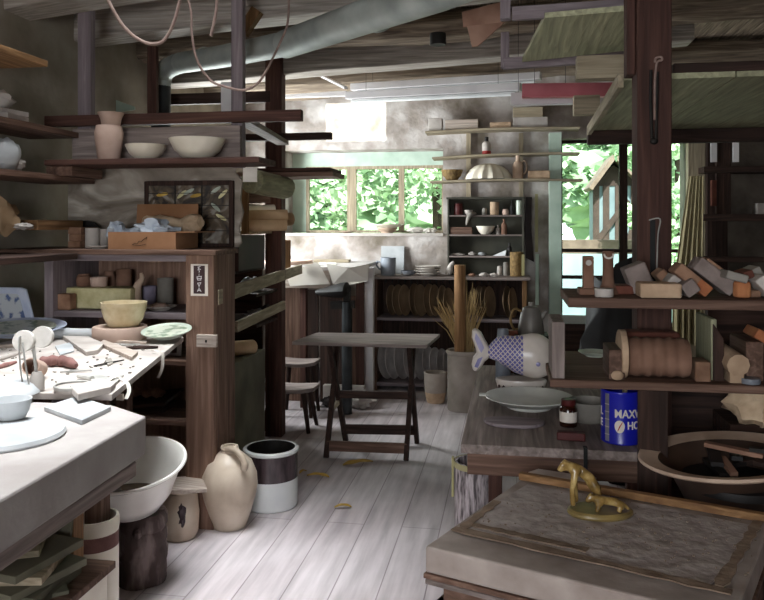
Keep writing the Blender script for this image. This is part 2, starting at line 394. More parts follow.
# ceiling: boards with two roof lights
sk1=(-2.3,-.8,1.2,3.5)                         # over the plaster slab
pa=at(326,120,y=YB); pb=at(386,120,y=YB); zt=at(355,103,y=YB).z; zb=at(355,149,y=YB).z
TAN=math.tan(R(50)); sk2=(pa.x,pb.x,YB-(HC-zb)/TAN,YB-(HC-zt)/TAN)
g=G()
ys=sorted((YF-.2,sk1[2],sk1[3],sk2[2],sk2[3],YB+WT))
for i in range(5):
    y0,y1=ys[i],ys[i+1]
    hole=sk1 if i==1 else sk2 if i==3 else None
    if hole:
        g.box((XL-.2,y0,HC),(hole[0],y1,HC+.04)); g.box((hole[1],y0,HC),(XR+.2,y1,HC+.04))
    else: g.box((XL-.2,y0,HC),(XR+.2,y1,HC+.04))
ST('ceiling', g, 'rough_y')
SHT=4.3                                            # unseen boarded shaft added to narrow the near roof light
g=G(); s=sk1
g.box((s[0]-.04,s[2]-.04,HC+.041),(s[0],s[3]+.04,SHT)).box((s[1],s[2]-.04,HC+.041),(s[1]+.04,s[3]+.04,SHT)).box((s[0],s[2]-.04,HC+.041),(s[1],s[2],SHT)).box((s[0],s[3],HC+.041),(s[1],s[3]+.04,SHT))
f=ST('window_3', g, 'grey_y'); ST('glass_pane', G().box((s[0]-.04,s[2]-.04,SHT+.001),(s[1]+.04,s[3]+.04,SHT+.012)), 'opaque_pane', f)  # opaque pane added to keep the sun out; lamp sits below it
s=sk2; g=G()
for a,b_ in (((s[0]-.04,s[2]-.04),(s[0],s[3]+.04)),((s[1],s[2]-.04),(s[1]+.04,s[3]+.04)),((s[0],s[2]-.04),(s[1],s[2])),((s[0],s[3]),(s[1],s[3]+.04))):
    g.box((a[0],a[1],HC+.041),(b_[0],b_[1],HC+.075))
f=ST('window_4', g, 'grey_y'); ST('glass_pane', G().box((s[0],s[2],HC+.05),(s[1],s[3],HC+.056)), 'glass', f)
# window: frame with two mullions and three panes, set deep in the embrasure
WY=YB+.3
fx0=at(306,200,y=WY).x; fx1=at(443,200,y=WY).x; fz0=wz0+.01; fz1=at(375,166,y=WY).z
g=G(); t=.03
g.box((fx0,WY,fz0),(fx0+t,WY+.05,fz1)).box((fx1-.012,WY,fz0),(fx1+.02,WY+.05,fz1)).box((fx0+t,WY,fz1-t),(fx1-.012,WY+.05,fz1)).box((fx0+t,WY,fz0),(fx1-.012,WY+.05,fz0+t*.8))
for a,b in ((347,356),(398.5,404)):
    xa=at(a,200,y=WY).x; xb=at(b,200,y=WY).x; g.box((xa,WY,fz0+t*.8),(xb,WY+.045,fz1-t))
win=ST('window_1', g, 'lath_z')
ST('glass_pane', G().box((fx0+t,WY+.02,fz0+t*.8),(fx1-.012,WY+.024,fz1-t)), 'glass', win)
ST('trim_1', G().box((wx0,WY+.0,fz1),(wx1,WY+.06,wz1+.0)).box((wx0,WY,fz0),(fx0,WY+.06,fz1)), 'green_white')   # painted board above and beside the sash
ST('trim_2', G().box((wx0,YB-.015,wz0-.02),(wx1,WY+.02,wz0+.008)), 'dusty')                                      # sill
# door: dark frame, glazed panels in rows and a solid foot panel
DY=YB+.12
def dx(p,yy=200): return at(p,yy,y=DY).x
def dz(p): return at(620,p,y=DY).z
g=G()
d0,d1=dx(557),dx(690); ztop=dz(139)
g.box((d0,DY,0),(dx(562.5),DY+.06,ztop)).box((dx(686),DY,0),(d1,DY+.06,ztop)).box((dx(619.5),DY-.005,0),(dx(627.5),DY+.055,ztop))
g.box((dx(562.5),DY+.002,ztop-.03),(dx(686),DY+.058,ztop))
for p,q in ((249,252.5),(276,279.5),(322,330)):
    g.box((dx(562.5),DY+.005,dz(q)),(dx(686),DY+.05,dz(p)))
door=ST('door_1', g, 'dark_z')
ST('glass_pane', G().box((dx(562.5),DY+.025,dz(326)),(dx(686),DY+.029,ztop-.03)), 'glass', door)
ST('foot_panel', G().box((dx(562.5),DY+.02,.0),(dx(686),DY+.05,dz(330))), 'dark_x', door)
# pale door jamb post standing in front of the wall
ST('trim_4', G().box((at(549,200,y=7.12).x,7.06,0),(at(561,200,y=7.12).x,7.2,at(555,133,y=7.1).z)), 'green_white')
ST('trim_5', G().box((at(687,200,y=7.15).x,7.1,0),(at(704,200,y=7.15).x,7.2,at(690,139,y=7.1).z)), 'lath_z')
ST('trim_6', G().box((at(706,200,y=7.1).x,7.05,0),(at(726,200,y=7.1).x,7.2,2.45)), 'dark_z')
ST('baseboard_back', G().box((wx0,7.165,0),(at(372,385,y=7.18).x,7.2,.12)), 'mauve_x')
# log joists and hewn beams
def logbeam(pa,pb,yy,rad,m,ext=(0,0),rough=.25):
    a=at(pa[0],pa[1],y=yy); b=at(pb[0],pb[1],y=yy); d=(b-a); a=a-d*ext[0]; b=b+d*ext[1]
    n=26; pts=[]
    for i in range(n+1):
        p=a.lerp(b,i/n); p.z+=rad*.92; p.z+=.02*noise.noise((i*.31,yy,0)); p.y+=.02*noise.noise((i*.27,yy,4)); pts.append(p)
    return G().tube(pts,[rad*(1+.1*noise.noise((i*.5,yy,9))) for i in range(n+1)],14,rough=rough)
def hewn(pa,pb,yy,w,t,ext=(0,0)):
    a=at(pa[0],pa[1],y=yy); b=at(pb[0],pb[1],y=yy); d=(b-a); a=a-d*ext[0]; b=b+d*ext[1]; a.z+=t/2; b.z+=t/2
    n=18; rings=[]
    for i in range(n+1):
        p=a.lerp(b,i/n); k=.014*noise.noise((i*.6,yy,1)); j=.012*noise.noise((i*.5,yy,5))
        rings.append([p+Vector((0,-w/2+k,-t/2+j)),p+Vector((0,w/2,-t/2+j*.5)),p+Vector((0,w/2,t/2)),p+Vector((0,-w/2-k,t/2-j))])
    return G().loft(rings,smooth=False)
def BEAM(g,m,lab): 
    o=ST('ceiling_beam',g,m,label=lab,cat='beam',bevel=.012); return o
BEAM(hewn((0,19),(125,-2),3.72,.24,.24,(.9,3.2)),'beam_x','thick weathered beam nearest the viewer, above the wall shelves')
BEAM(hewn((92,43),(262,24),4.35,.2,.21,(1.2,3.0)),'beam_x','hewn grey beam crossing behind the near hanging post')
BEAM(logbeam((118,64),(470,37),5.13,.1,'rough_x',(.6,1.6),.55),'rough_x','dark bark-covered log joist behind the stovepipe')
BEAM(hewn((220,83),(470,62),5.35,.2,.22,(1.0,.8)),'beam_x','squared grey-green beam spanning above the fluorescent fixtures')
BEAM(logbeam((170,99),(560,76),6.3,.1,'rough_x',(.8,1.2),.4),'rough_x','mossy round joist behind the fluorescent fixtures')
BEAM(hewn((230,104),(330,98),6.75,.1,.09,(1.2,.0)),'rough_x','rough wall plate near the stone wall')
# ================================================================ OUTSIDE
ST('ground_outside', G().box((-14,YB+WT,-.4),(14,40,-.15)), 'ground_out')
def tree(c, size, n, ls, m, label, trunk=True, core=False):
    c=Vector(c); rnd=random.Random(int(c.x*97+c.y*13)); t=T('leafy_tree',label,'tree',(c.x,c.y,-.15),'trees outside the panes')
    g=G()
    cl=[]
    for k in range(26):
        v=Vector((rnd.gauss(0,1),rnd.gauss(0,1),rnd.gauss(0,1))).normalized()*rnd.uniform(.35,.95)
        cl.append((c+Vector((v.x*size[0],v.y*size[1],v.z*size[2])),rnd.uniform(.25,.5)*min(size)))
    for i in range(n):
        q,rr=rnd.choice(cl); v=Vector((rnd.gauss(0,1),rnd.gauss(0,1),rnd.gauss(0,1))).normalized()*rr*rnd.uniform(.6,1.05)
        p=q+v
        if p.z<-.1: continue
        a=Vector((rnd.gauss(0,1),rnd.gauss(0,1),rnd.gauss(0,.6))).normalized(); b=a.cross(Vector((rnd.gauss(0,1),rnd.gauss(0,1),rnd.gauss(0,1)))).normalized()
        L=ls*rnd.uniform(.7,1.3); W=L*.3
        g.add([p-a*L/2,p+b*W,p+a*L/2,p-b*W],[(0,1,2,3)])
    A('foliage',g,m,t)
    if core: A('inner_foliage',G().ball(c,tuple(q*.8 for q in size),u=90,w=60,rough=.45,fr=9),'leaf_dark',t)
    if trunk: A('trunk',G().tube([(c.x,c.y,-.15),(c.x+.1,c.y,c.z*.5),(c.x,c.y,c.z+size[2]*.3)],[.16,.12,.05],8),'trunk',t)
tree((-2.7,11.2,2.0),(1.15,.9,2.1),4200,.15,'leaf_green','bright leafy tree seen through the middle window sash')
tree((-1.1,11.3,1.9),(1.2,.9,2.2),4500,.15,'leaf_green','pale green leafy tree filling the third window sash')
tree((-4.6,12.5,2.2),(1.5,1.1,2.4),4200,.16,'leaf_dark','darker tree seen through the first window sash')
tree((-2.2,15,2.6),(3.6,1.1,2.8),5000,.26,'leaf_dark','broad dark tree standing behind the trees at the window',core=True)
tree((-6.6,15,2.6),(3.0,1.1,2.8),3500,.26,'leaf_dark','dark tree farthest out beyond the first window sash',core=True)
tree((2.4,11.6,1.9),(.85,.8,2.0),5200,.14,'leaf_green','leafy tree hanging over the gable outside the door glass')
tree((5.3,12.2,2.1),(.9,.9,2.2),2600,.15,'leaf_green','leafy tree seen through the narrow door pane beside the red post')
tree((4.6,19.5,3.0),(4.5,1.2,2.8),5000,.28,'leaf_dark','dark trees closing the view behind the half-timbered barn',core=True)
# half-timbered gable building behind the door glass
BY=15.5
b=T('timbered_barn','pale half-timbered gabled barn seen through the door glass','building',(at(610,250,y=BY).x,BY,-.15))
bx0=at(594,230,y=BY).x; bx1=at(648,230,y=BY).x; bz=at(600,186,y=BY).z; bap=at(613,160,y=BY); 
bw_=A('wall',G().box((bx0,BY,-.15),(bx1,BY+.9,bz)),'barn_wall',b)
ra=at(590,188,y=BY); rb=at(642,190,y=BY)
A('gable',G().prism([(ra.x+.1,BY-.02,bz),(rb.x,BY-.02,bz),(bap.x,BY-.02,bap.z-.1)],(0,.9,0)),'barn_timber',b)
A('roof',G().beam((ra.x-.02,BY+.3,ra.z-.03),(bap.x,BY+.3,bap.z+.06),1.3,.08).beam((bap.x,BY+.3,bap.z+.06),(rb.x+.1,BY+.3,rb.z-.05),1.3,.08),'barn_roof',b)
g=G()
for q in (596,606,618,634): xx=at(q,210,y=BY).x; g.box((xx-.06,BY-.05,at(q,246,y=BY).z),(xx+.06,BY,bz))
g.beam(at(595,244,y=BY-.03),at(628,200,y=BY-.03),.08,.1).beam(at(628,244,y=BY-.03),at(640,200,y=BY-.03),.08,.1)
A('timber_frame',g,'barn_timber',bw_)
S('garden_wall',G().box((at(556,245,y=13).x,13,-.15),(at(700,245,y=13).x,13.25,at(600,240,y=13).z)),'barn_roof','low pale wall standing in front of the timbered barn','wall')
S('garden_fence',G().box((at(556,245,y=11.5).x,11.5,-.15),(at(700,245,y=11.5).x,11.56,at(600,254,y=11.5).z)),'barn_wall','pale board fence seen through the lower door panes','fence')
# ================================================================ LIGHT
w=bpy.data.worlds.new('sky'); bpy.context.scene.world=w; w.use_nodes=True
w.node_tree.nodes['Background'].inputs[0].default_value=(.86,.96,1,1); w.node_tree.nodes['Background'].inputs[1].default_value=WORLD
def area(name,loc,rot,sx,sy,p,col=(1,1,1),portal=False):
    l=bpy.data.lights.new(name,'AREA'); l.shape='RECTANGLE'; l.size=sx; l.size_y=sy; l.energy=p; l.color=col
    o=bpy.data.objects.new(name,l); C.objects.link(o); o.location=loc; o.rotation_euler=rot
    if portal: l.cycles.is_portal=True
    return o
s=bpy.data.lights.new('sun','SUN'); s.energy=SUN; s.angle=R(.8); s.color=(1,.97,.92)
so=bpy.data.objects.new('sun',s); C.objects.link(so); so.rotation_euler=(R(40),0,0)
area('roof_light',((sk1[0]+sk1[1])/2,(sk1[2]+sk1[3])/2,SHT-.01),(0,0,0),sk1[1]-sk1[0],sk1[3]-sk1[2],ROOF,(.93,.97,1)).data.spread=R(SPREAD)
area('side_window_light',(XL-.12,6.1,1.65),(0,R(-90),0),1.0,1.2,SIDE,(.92,.98,1))
area('front_fill_light',(-.6,YF-.12,1.5),(R(90),0,0),1.2,1.2,FRONT_FILL,(.95,.96,1))  # added fill behind the camera to lift the darks
area('window_portal',((wx0+wx1)/2,WY+.15,(wz0+wz1)/2),(R(-90),0,0),wx1-wx0,wz1-wz0,1,portal=True)
area('door_portal',((dx0+dx1)/2,DY+.12,(dz1+.6)/2),(R(-90),0,0),dx1-dx0,dz1-.6,1,portal=True)
vs=bpy.context.scene.view_settings; vs.view_transform='Standard'; vs.look='None'; vs.gamma=1; vs.use_curve_mapping=False; vs.exposure=EXPO
# ================================================================ WALL SHELVES (near corner) AND CABINET
YC=3.57; CT=at(207,250,y=YC).z                       # cabinet front plane, top height
def wshelf(hh,px_end,py_end,lab,m='brown_y',t=.03,y0=2.3,xe=-2.3):
    p=at(px_end,py_end,h=hh)
    return S('wall_shelf',G().box((XL,y0,hh-t),(xe,p.y,hh)),m,lab,'shelf',bevel=.004)
h1,h2,h3=2.0,1.76,1.475
wshelf(h1,74,133,'brown plank shelf on the plaster wall, second from the top')
wshelf(h2,71,179,'brown plank shelf on the plaster wall holding the white rounded lumps')
wshelf(h3,73,231,'plank shelf on the plaster wall holding the shallow wooden tray')
S('wall_shelf',G().box((XL,2.5,2.27),(-2.22,at(75,66,h=2.27).y,2.3)),'warm_y','highest plank shelf on the plaster wall, tan underside showing','shelf',bevel=.004)
S('wall_shelf',G().box((XL,2.6,1.33),(-2.12,3.5,1.36)),'dark_y','dark plank shelf below the tray shelf on the plaster wall','shelf',bevel=.004)
xw=at(50,150,y=4.45)
S('wall_post',G().box((xw.x-.06,4.42,0),(xw.x+.05,4.52,HC-.02)),'dark_z','dark upright post in the wall corner behind the plank shelves','post',bevel=.006)
# things on the wall shelves
def on_wall(px_,py_,hh): return at(px_,py_,h=hh)
xs=-2.42
def wy(p,hh): # point on vertical plane x=xs
    q=at(p,225-(hh-EYE)*100,x=xs); return q.y
y_=wy(5,h1); S('paper_stack',G().obox((xs,y_-.02,h1+.015),(.16,.2,.03),rz=8).obox((xs,y_-.02,h1+.042),(.15,.18,.022),rz=-6),'dusty','stack of dusty white slabs on the second plank shelf','slab stack')
S('clay_lump',G().ball((xs,y_-.04,h1+.1),(.06,.07,.045),rough=.3),'bisque','pale lump resting on the stack of dusty white slabs','lump')
y_=wy(3,h2); S('plaster_lump',G().ball((xs+.05,y_-.07,h2+.075),(.075,.085,.078),rough=.3),'tile_plaster','larger bluish white rounded lump on the plank shelf','lump')
y_=wy(20,h2+.05); S('plaster_lump',G().ball((xs+.05,y_-.11,h2+.033),(.045,.045,.034),rough=.3),'dusty','smaller pale rounded lump beside the bluish white one','lump')
y_=wy(5,h3); S('paper_bundle',G().ball((xs,y_-.03,h3+.07),(.07,.075,.08),rough=.7,u=14,w=9,fr=2.2),'kraft','crumpled tan paper bundle on the tray shelf','bundle')
y_=wy(42,h3)
t=T('wooden_tray','shallow brown wooden tray on the lowest lit wall shelf','tray',(xs,y_,h3))
A('tray_base',G().box((xs-.11,y_-.2,h3),(xs+.11,y_+.2,h3+.012)),'warm_y',t)
A('tray_rim',G().box((xs+.1,y_-.2,h3+.012),(xs+.112,y_+.2,h3+.05)).box((xs-.11,y_-.2,h3+.012),(xs-.098,y_+.2,h3+.05)).box((xs-.098,y_-.2,h3+.012),(xs+.1,y_-.188,h3+.05)).box((xs-.098,y_+.188,h3+.012),(xs+.1,y_+.2,h3+.05)),'warm_y',t)
S('clay_scrap',G().ball((xs,y_,h3+.034),(.05,.06,.022),rough=.5),'bisque','pale clay scrap lying inside the shallow wooden tray','scrap')
S('dust_rag',G().ball((xs+.09,y_-.28,h3+.018),(.035,.06,.016),rough=.5),'dusty','white folded rag in front of the wooden tray','rag')
S('hoop_bracket',G().tube(smoothpath([at(56,104,y=4.3),at(58,88,y=4.3),at(66,77,y=4.3),at(82,73,y=4.3)],6),.012,8),'iron','black curved iron hoop bracket by the corner post','bracket')
a=at(74,87,y=4.75); b_=at(134,108,y=4.75)
S('pale_stick',G().prism([a+Vector((0,0,.012)),a-Vector((0,0,.012)),b_-Vector((0.16,0,.03)),b_-Vector((0,0,.01)),b_+Vector((0,0,.01))],(0,.02,0)),'green_white','pale green wedge standing in for leaking light high behind the hanging post','lath')  # solid wedge put in where light leaks through
# ---- cabinet
DC=at(235,300,x=at(214,300,y=YC).x).y-YC
xa=at(40,300,y=YC).x; xb=at(214,300,y=YC).x; xb2=xb; DS=DC; DC=.46; xo=at(186,290,y=YC).x; xi=at(53,290,y=YC).x
cab=T('storage_cabinet','brown wooden storage cabinet with open front under the cardboard box','cabinet',(xb,YC,0))
xrb=at(236,250,y=YC+DC).x
A('top_board',G().box((at(-6,250,y=YC).x,YC-.03,CT-.025),(xb2+.02,YC+DS,CT)),'brown_x',cab,.004)
A('top_board',G().box((at(-6,250,y=YC).x,YC+DS+.001,CT-.025),(xrb,YC+DC,CT)),'brown_x',cab,.004)
A('front_rail',pbox(46,256,186,262,YC,.03,zt=CT-.026,zb=at(100,261,y=YC).z),'mauve_x',cab,.003)
sh1=at(150,313,y=YC).z; 
A('side_panel',G().box((xi-.05,YC,.4),(xi,YC+DC,CT-.026)),'mauve_z',cab,.003)
A('front_post',G().box((xo,YC-.005,0),(xb,YC+.035,CT-.026)),'plank_z',cab,.004)
A('side_panel',G().box((xb-.035,YC+.037,0),(xb,YC+DS,CT-.026)),'brown_z',cab,.003)
A('inner_panel',G().box((xo-.005,YC+.037,sh1+.02),(xo+.015,YC+DC-.03,CT-.03)),'mauve_z',cab)
A('back_panel',G().box((xi,YC+DC-.02,.1),(xo,YC+DC,CT-.026)),'plank_z',cab)
A('shelf',G().box((xi,YC+.005,sh1-.03),(xo,YC+DC-.02,sh1)),'mauve_x',cab,.003)
for q in (361,421): z=at(170,q,y=YC).z; A('shelf',G().box((xi,YC+.01,z-.025),(xo,YC+DC-.02,z)),'brown_x',cab,.003)
# printed card and latch block nailed on the post
p0=at(191,264,y=YC-.006); p1=at(208,296,y=YC-.006)
sg=T('framed_print','small framed print with white marks on dark ground nailed to the cabinet post','print',((p0.x+p1.x)/2,YC-.014,p1.z))
cd_=A('card',G().box((p0.x,YC-.009,p1.z),(p1.x,YC-.006,p0.z)),'label_white',sg)
w_=(p1.x-p0.x); hgt=p0.z-p1.z
A('print',G().box((p0.x+w_*.17,YC-.0105,p1.z+hgt*.07),(p1.x-w_*.17,YC-.009,p0.z-hgt*.05)),'panel_dark',cd_)
g=G()
def stroke(u0,v0,u1,v1,t=.0035): 
    g.beam((p0.x+w_*u0,YC-.0112,p0.z-hgt*v0),(p0.x+w_*u1,YC-.0112,p0.z-hgt*v1),.0012,t)
for s_ in ((.42,.1,.58,.07),(.5,.08,.44,.2),(.44,.14,.6,.17),(.52,.2,.5,.26),(.5,.3,.5,.38),(.36,.4,.66,.38),(.38,.4,.42,.5),(.64,.38,.6,.5),(.4,.5,.62,.5),(.36,.45,.66,.45),(.4,.6,.62,.58),(.42,.6,.5,.7),(.6,.58,.5,.7),(.5,.7,.5,.76),(.5,.76,.4,.86),(.5,.76,.62,.86),(.42,.83,.6,.83)): stroke(*s_)
A('lettering',g,'white_paint',cd_)
p0=at(198,334,y=YC-.006); p1=at(218,347,y=YC-.006)
lb=T('latch_block','small pale wooden block with a dark screw on the cabinet post','block',((p0.x+p1.x)/2,YC-.02,p1.z))
lbb=A('block',G().box((p0.x,YC-.028,p1.z),(p1.x,YC-.006,p0.z)),'pale_x',lb,.003)
A('screw',G().lathe(PROF['disc'],((p0.x+p1.x)/2,YC-.03,(p0.z+p1.z)/2-.006),.005,.012,10),'iron',lbb)
# cabinet shelf contents (base h = sh1)
Y1=YC+.2
S('foam_block',pbox(62,288,130,314,YC+.12,.14,zb=sh1+.001),'foam','pale yellow-green foam block on the cabinet shelf','block',bevel=.008)
S('clay_block',pbox(57,294,70,316,YC+.04,.06,zb=sh1+.001),'brick_brown','upright reddish brown brick in front of the yellow foam block','brick',bevel=.006)
fz=at(95,288,y=YC+.12).z+.001
fz2=fz
for a in (('clay_jar','jar',77,91,274,'brown_clay','squat brown clay jar at the end of the row on the foam block'),('clay_cup','cup',91,107,277,'pink_clay','pinkish clay cup on the foam block')):
    ves(a[0],a[1],a[2],a[3],a[4],YC+.2,fz,a[5],a[6],a[0][5:])
for a in (('clay_jar','jar',103,116,271,'brown_clay','dark brown jar behind the pink cup on the cabinet shelf'),('clay_jar','cyl',117,131,269,'brown_clay','tall dark cylinder jar behind the foam block')):
    ves(a[0],a[1],a[2],a[3],a[4],YC+.33,sh1+.001,a[5],a[6],a[0][5:])
pts=[at(136,302,y=Y1),at(136,294,y=Y1),at(138,285,y=Y1),at(142,279,y=Y1),at(141,273,y=Y1)]; pts[0].z=sh1+.004
S('clay_spout',G().tube(smoothpath(pts,5),[.034-.0013*i for i in range(21)],12),'buff_clay','tan curved clay horn standing beside the purple cup','clay form')
cd=at(150,309,y=Y1)
zd=sh1+.012
S('saucer',G().lathe(PROF['plate'],(at(160,308,y=YC+.13).x,YC+.13,sh1+.001),.085,.02,28),'bisque','dusty saucer beneath the cups on the cabinet shelf','saucer')
ves('clay_cup','cup',141,156,286,YC+.3,sh1+.001,'purple_clay','purple-grey clay cup on the cabinet shelf','cup')
ves('clay_tumbler','cyl',158,173,278,YC+.3,sh1+.001,'stone_grey','tall grey tumbler beside the purple-grey cup','tumbler')
S('clay_scrap',G().ball((at(160,305,y=YC+.13).x,YC+.13,sh1+.026),(.045,.03,.012),rough=.5),'pink_clay','crumbs of dry clay heaped on the saucer','scrap')
# small framed card under the table, leaning on cabinet shelf
zq=at(170,361,y=YC).z
S('framed_card',G().obox((at(166,350,y=YC+.1).x,YC+.13,zq+.055),(.14,.012,.1),rx=-10).obox((at(166,350,y=YC+.1).x,YC+.118,zq+.055),(.1,.012,.07),rx=-10,mi=1),['white_paint','panel_dark'],'white framed dark card leaning inside the cabinet below the table edge','card')
zq=at(170,421,y=YC).z
S('scrap_board',G().obox((at(145,415,y=YC+.2).x,YC+.22,zq+.05),(.32,.24,.015),rx=6,ry=-8).obox((at(150,415,y=YC+.2).x,YC+.22,zq+.016),(.2,.16,.03)),'dark_x','dark board of broken clay inside the low cabinet shelf','board')
for i,q in enumerate((135,148,158)):
    c=at(q,408,y=YC+.2); S('clay_scrap',G().ball((c.x,YC+.2,zq+.09),(.035,.03,.022),rough=.6),'brown_clay',('lump of dry clay on the dark board, nearest the slab','middle lump of dry clay on the dark board','lump of dry clay on the dark board, nearest the cabinet post')[i],'scrap')
# ---- on the cabinet top
Y2=YC+.05
xbx0=at(108,240,y=Y2).x; xbx1=at(172,240,y=Y2).x; zbx=at(140,232,y=Y2).z; db=.27
xbx2=xbx1
bx=T('cardboard_box','open tan cardboard box of cloth and paper on the cabinet top','box',((xbx0+xbx1)/2,Y2,CT))
xR=xbx1+.02
A('box_wall',G().box((xbx0,Y2,CT),(xR,Y2+.006,zbx)).box((xbx0,Y2+db,CT),(xR,Y2+db+.006,zbx)).box((xbx0,Y2+.006,CT),(xbx0+.006,Y2+db,zbx)).box((xR-.006,Y2+.006,CT),(xR,Y2+db,zbx)).box((xbx0+.006,Y2+.006,CT),(xR-.006,Y2+db,CT+.005)),'cardboard',bx)
A('flap',G().beam((xR,Y2+db/2,zbx),(xR+.1,Y2+db/2,zbx+.0),db,.005),'cardboard',bx)
p0=at(137,206,y=Y2+db+.02); p1=at(198,233,y=Y2+db+.02)
A('flap',G().obox(((p0.x+p1.x)/2,Y2+db+.016,zbx+(p0.z-zbx)/2-.02),(p1.x-p0.x,.006,p0.z-zbx+.06),rx=-6),'cardboard',bx)
g=G(); q=[(132,245),(135,243),(137,244),(139,241),(141,242),(143,240),(147,237),(146,239)]
g.tube([at(u,v,y=Y2-.0015) for u,v in q],.0014,5); g.tube([at(u,v,y=Y2-.0015) for u,v in ((133,245),(140,245.5),(146,244))],.0012,5)
A('scrawl',g,'black',bx)
cx=at(127,228,y=Y2+.1)
g=G(); g.ball((at(117,228,y=Y2+.08).x,Y2+.08,zbx+.0),(.045,.06,.055),rough=.7,fr=2.4); g.ball((at(130,231,y=Y2+.1).x,Y2+.1,zbx-.01),(.07,.06,.03),rough=.7,fr=2.4)
S('crumpled_cloth',g,'blue_cloth','small pale blue crumpled cloth at the end of the cardboard box','cloth')
S('crumpled_cloth',G().ball((at(151,228,y=Y2+.1).x,Y2+.11,zbx+.005),(.1,.08,.055),rough=.8,fr=2.6,u=22,w=14),'blue_cloth','larger pale blue folded cloth in the middle of the cardboard box','cloth')
S('packing_paper',G().tube(smoothpath([at(143,222,y=Y2+.21),at(160,221,y=Y2+.22),at(178,224,y=Y2+.2),at(189,224,y=Y2+.2),at(201,222,y=Y2+.18)],5),[.02,.03,.035,.03,.03,.035,.03,.03,.035,.03,.03,.03,.035,.04,.045,.045,.05,.05,.045,.04,.03],12,rough=.5),'tan_cloth','rolled tan packing paper lying along the back of the cardboard box','paper')
ves('ceramic_pot','cyl',86,99,228,YC+.2,CT+.001,'bisque','pale grey-pink cylinder pot beside the cardboard box, farther from it','pot')
ves('ceramic_pot','cyl',100,109,229,YC+.24,CT+.001,'bisque','narrow pale pot squeezed against the cardboard box','pot')
S('saucer',G().lathe(PROF['plate'],(at(98,248,y=YC+.07).x,YC+.075,CT+.001),.055,.014,24),'bisque','small pale saucer in front of the two pale pots','saucer')
for i,(u0,u1,v0,v1,dy,lab) in enumerate(((72,84,243,250,0,'lowest dark brick of the small stack on the cabinet top'),(73,85,236,243,0,'middle dark brick of the small stack on the cabinet top'),(72,85,229,236,0,'upper dark brick of the small stack on the cabinet top'))):
    zb=CT+.001+i*.037; a_=at(u0,v0,y=YC+.2).x; b2=at(u1,v0,y=YC+.2).x
    S('brick',G().box((a_,YC+.16,zb),(b2,YC+.34,zb+.0365)),'brick_brown',lab,'brick','small brick stack on the cabinet',bevel=.004)
g=G(); c=at(84,236,y=YC+.36); rr=at(98,236,y=YC+.36).x-c.x
pts=[(c.x+rr*math.cos(math.pi*k/12),YC+.36,CT+.001+.1+rr*.55*math.sin(math.pi*k/12)) for k in range(13)]
pts=[(c.x+rr,YC+.36,CT+.001)]+pts+[(c.x-rr,YC+.36,CT+.001)]
S('arched_form',G().prism(pts,(0,.02,0)),'black','dark arched board behind the two pale pots','board')
# leaded panel leaning behind the box
Y3=YC+DC-.05
q=px(144,181,233,250,Y3); x0,x1=q[0],q[1]; z0=CT+.002; z1=q[3]
lp=T('leaded_glass','dark framed leaded panel with leaf shapes leaning behind the cardboard box','panel',((x0+x1)/2,Y3,CT))
A('frame',G().box((x0,Y3,z0),(x0+.022,Y3+.025,z1)).box((x1-.025,Y3,z0),(x1,Y3+.025,z1)).box((x0+.022,Y3,z0),(x1-.025,Y3+.025,z0+.02)).box((x0+.022,Y3,z1-.024),(x1-.025,Y3+.025,z1)),'dark_z',lp,.003)
pn=A('panes',G().box((x0+.02,Y3+.012,z0+.018),(x1-.023,Y3+.018,z1-.022)),'stain_glass',lp)
g=G(); W_=x1-x0-.05
for k in (1,2): xx=x0+.023+W_*k/3; g.box((xx-.003,Y3+.006,z0+.02),(xx+.003,Y3+.013,z1-.024))
for k in (1,2,3,4): zz=z0+.02+(z1-z0-.045)*k/4.6; g.box((x0+.022,Y3+.0065,zz-.002),(x1-.025,Y3+.0125,zz+.002))
A('lead_bars',g,'iron',pn)
rl=random.Random(4)
for k,(cxn,czn) in enumerate(((.5,.84),(.42,.8),(.58,.78),(.8,.86),(.88,.8),(.2,.8),(.8,.6),(.86,.45))):
    ang=rl.uniform(-50,50); L=.07
    Mx=Matrix.Translation(Vector((x0+cxn*(x1-x0),Y3+.009,z0+czn*(z1-z0))))@Euler((0,R(ang),0)).to_matrix().to_4x4()
    g=G(); g.add([Mx@Vector((L*math.cos(t)*.5*(1),.0,L*.14*math.sin(t))) for t in [2*math.pi*i/14 for i in range(14)]]+[Mx@Vector((L*math.cos(t)*.5,.003,L*.14*math.sin(t))) for t in [2*math.pi*i/14 for i in range(14)]],[tuple(range(14)),tuple(range(14,28))]+[(i,(i+1)%14,14+(i+1)%14,14+i) for i in range(14)])
    A('leaf_piece',g,('celadon','foam','leaf_dry')[k%3],pn)
# painted backing board
Y4=YC+DC-.022
poly=[(68,250),(68,165),(238,165),(235,172),(242,181),(240,200),(243,212),(239,228),(241,243),(238,250)]
S('backing_board',G().prism([tuple(at(u,v,y=Y4)) if v<250 else (at(u,v,y=Y4).x,Y4,CT+.001) for u,v in poly],(0,.02,0)),'painted_stone','marbled tan and grey backing board with wavy veins behind the leaded panel','board')
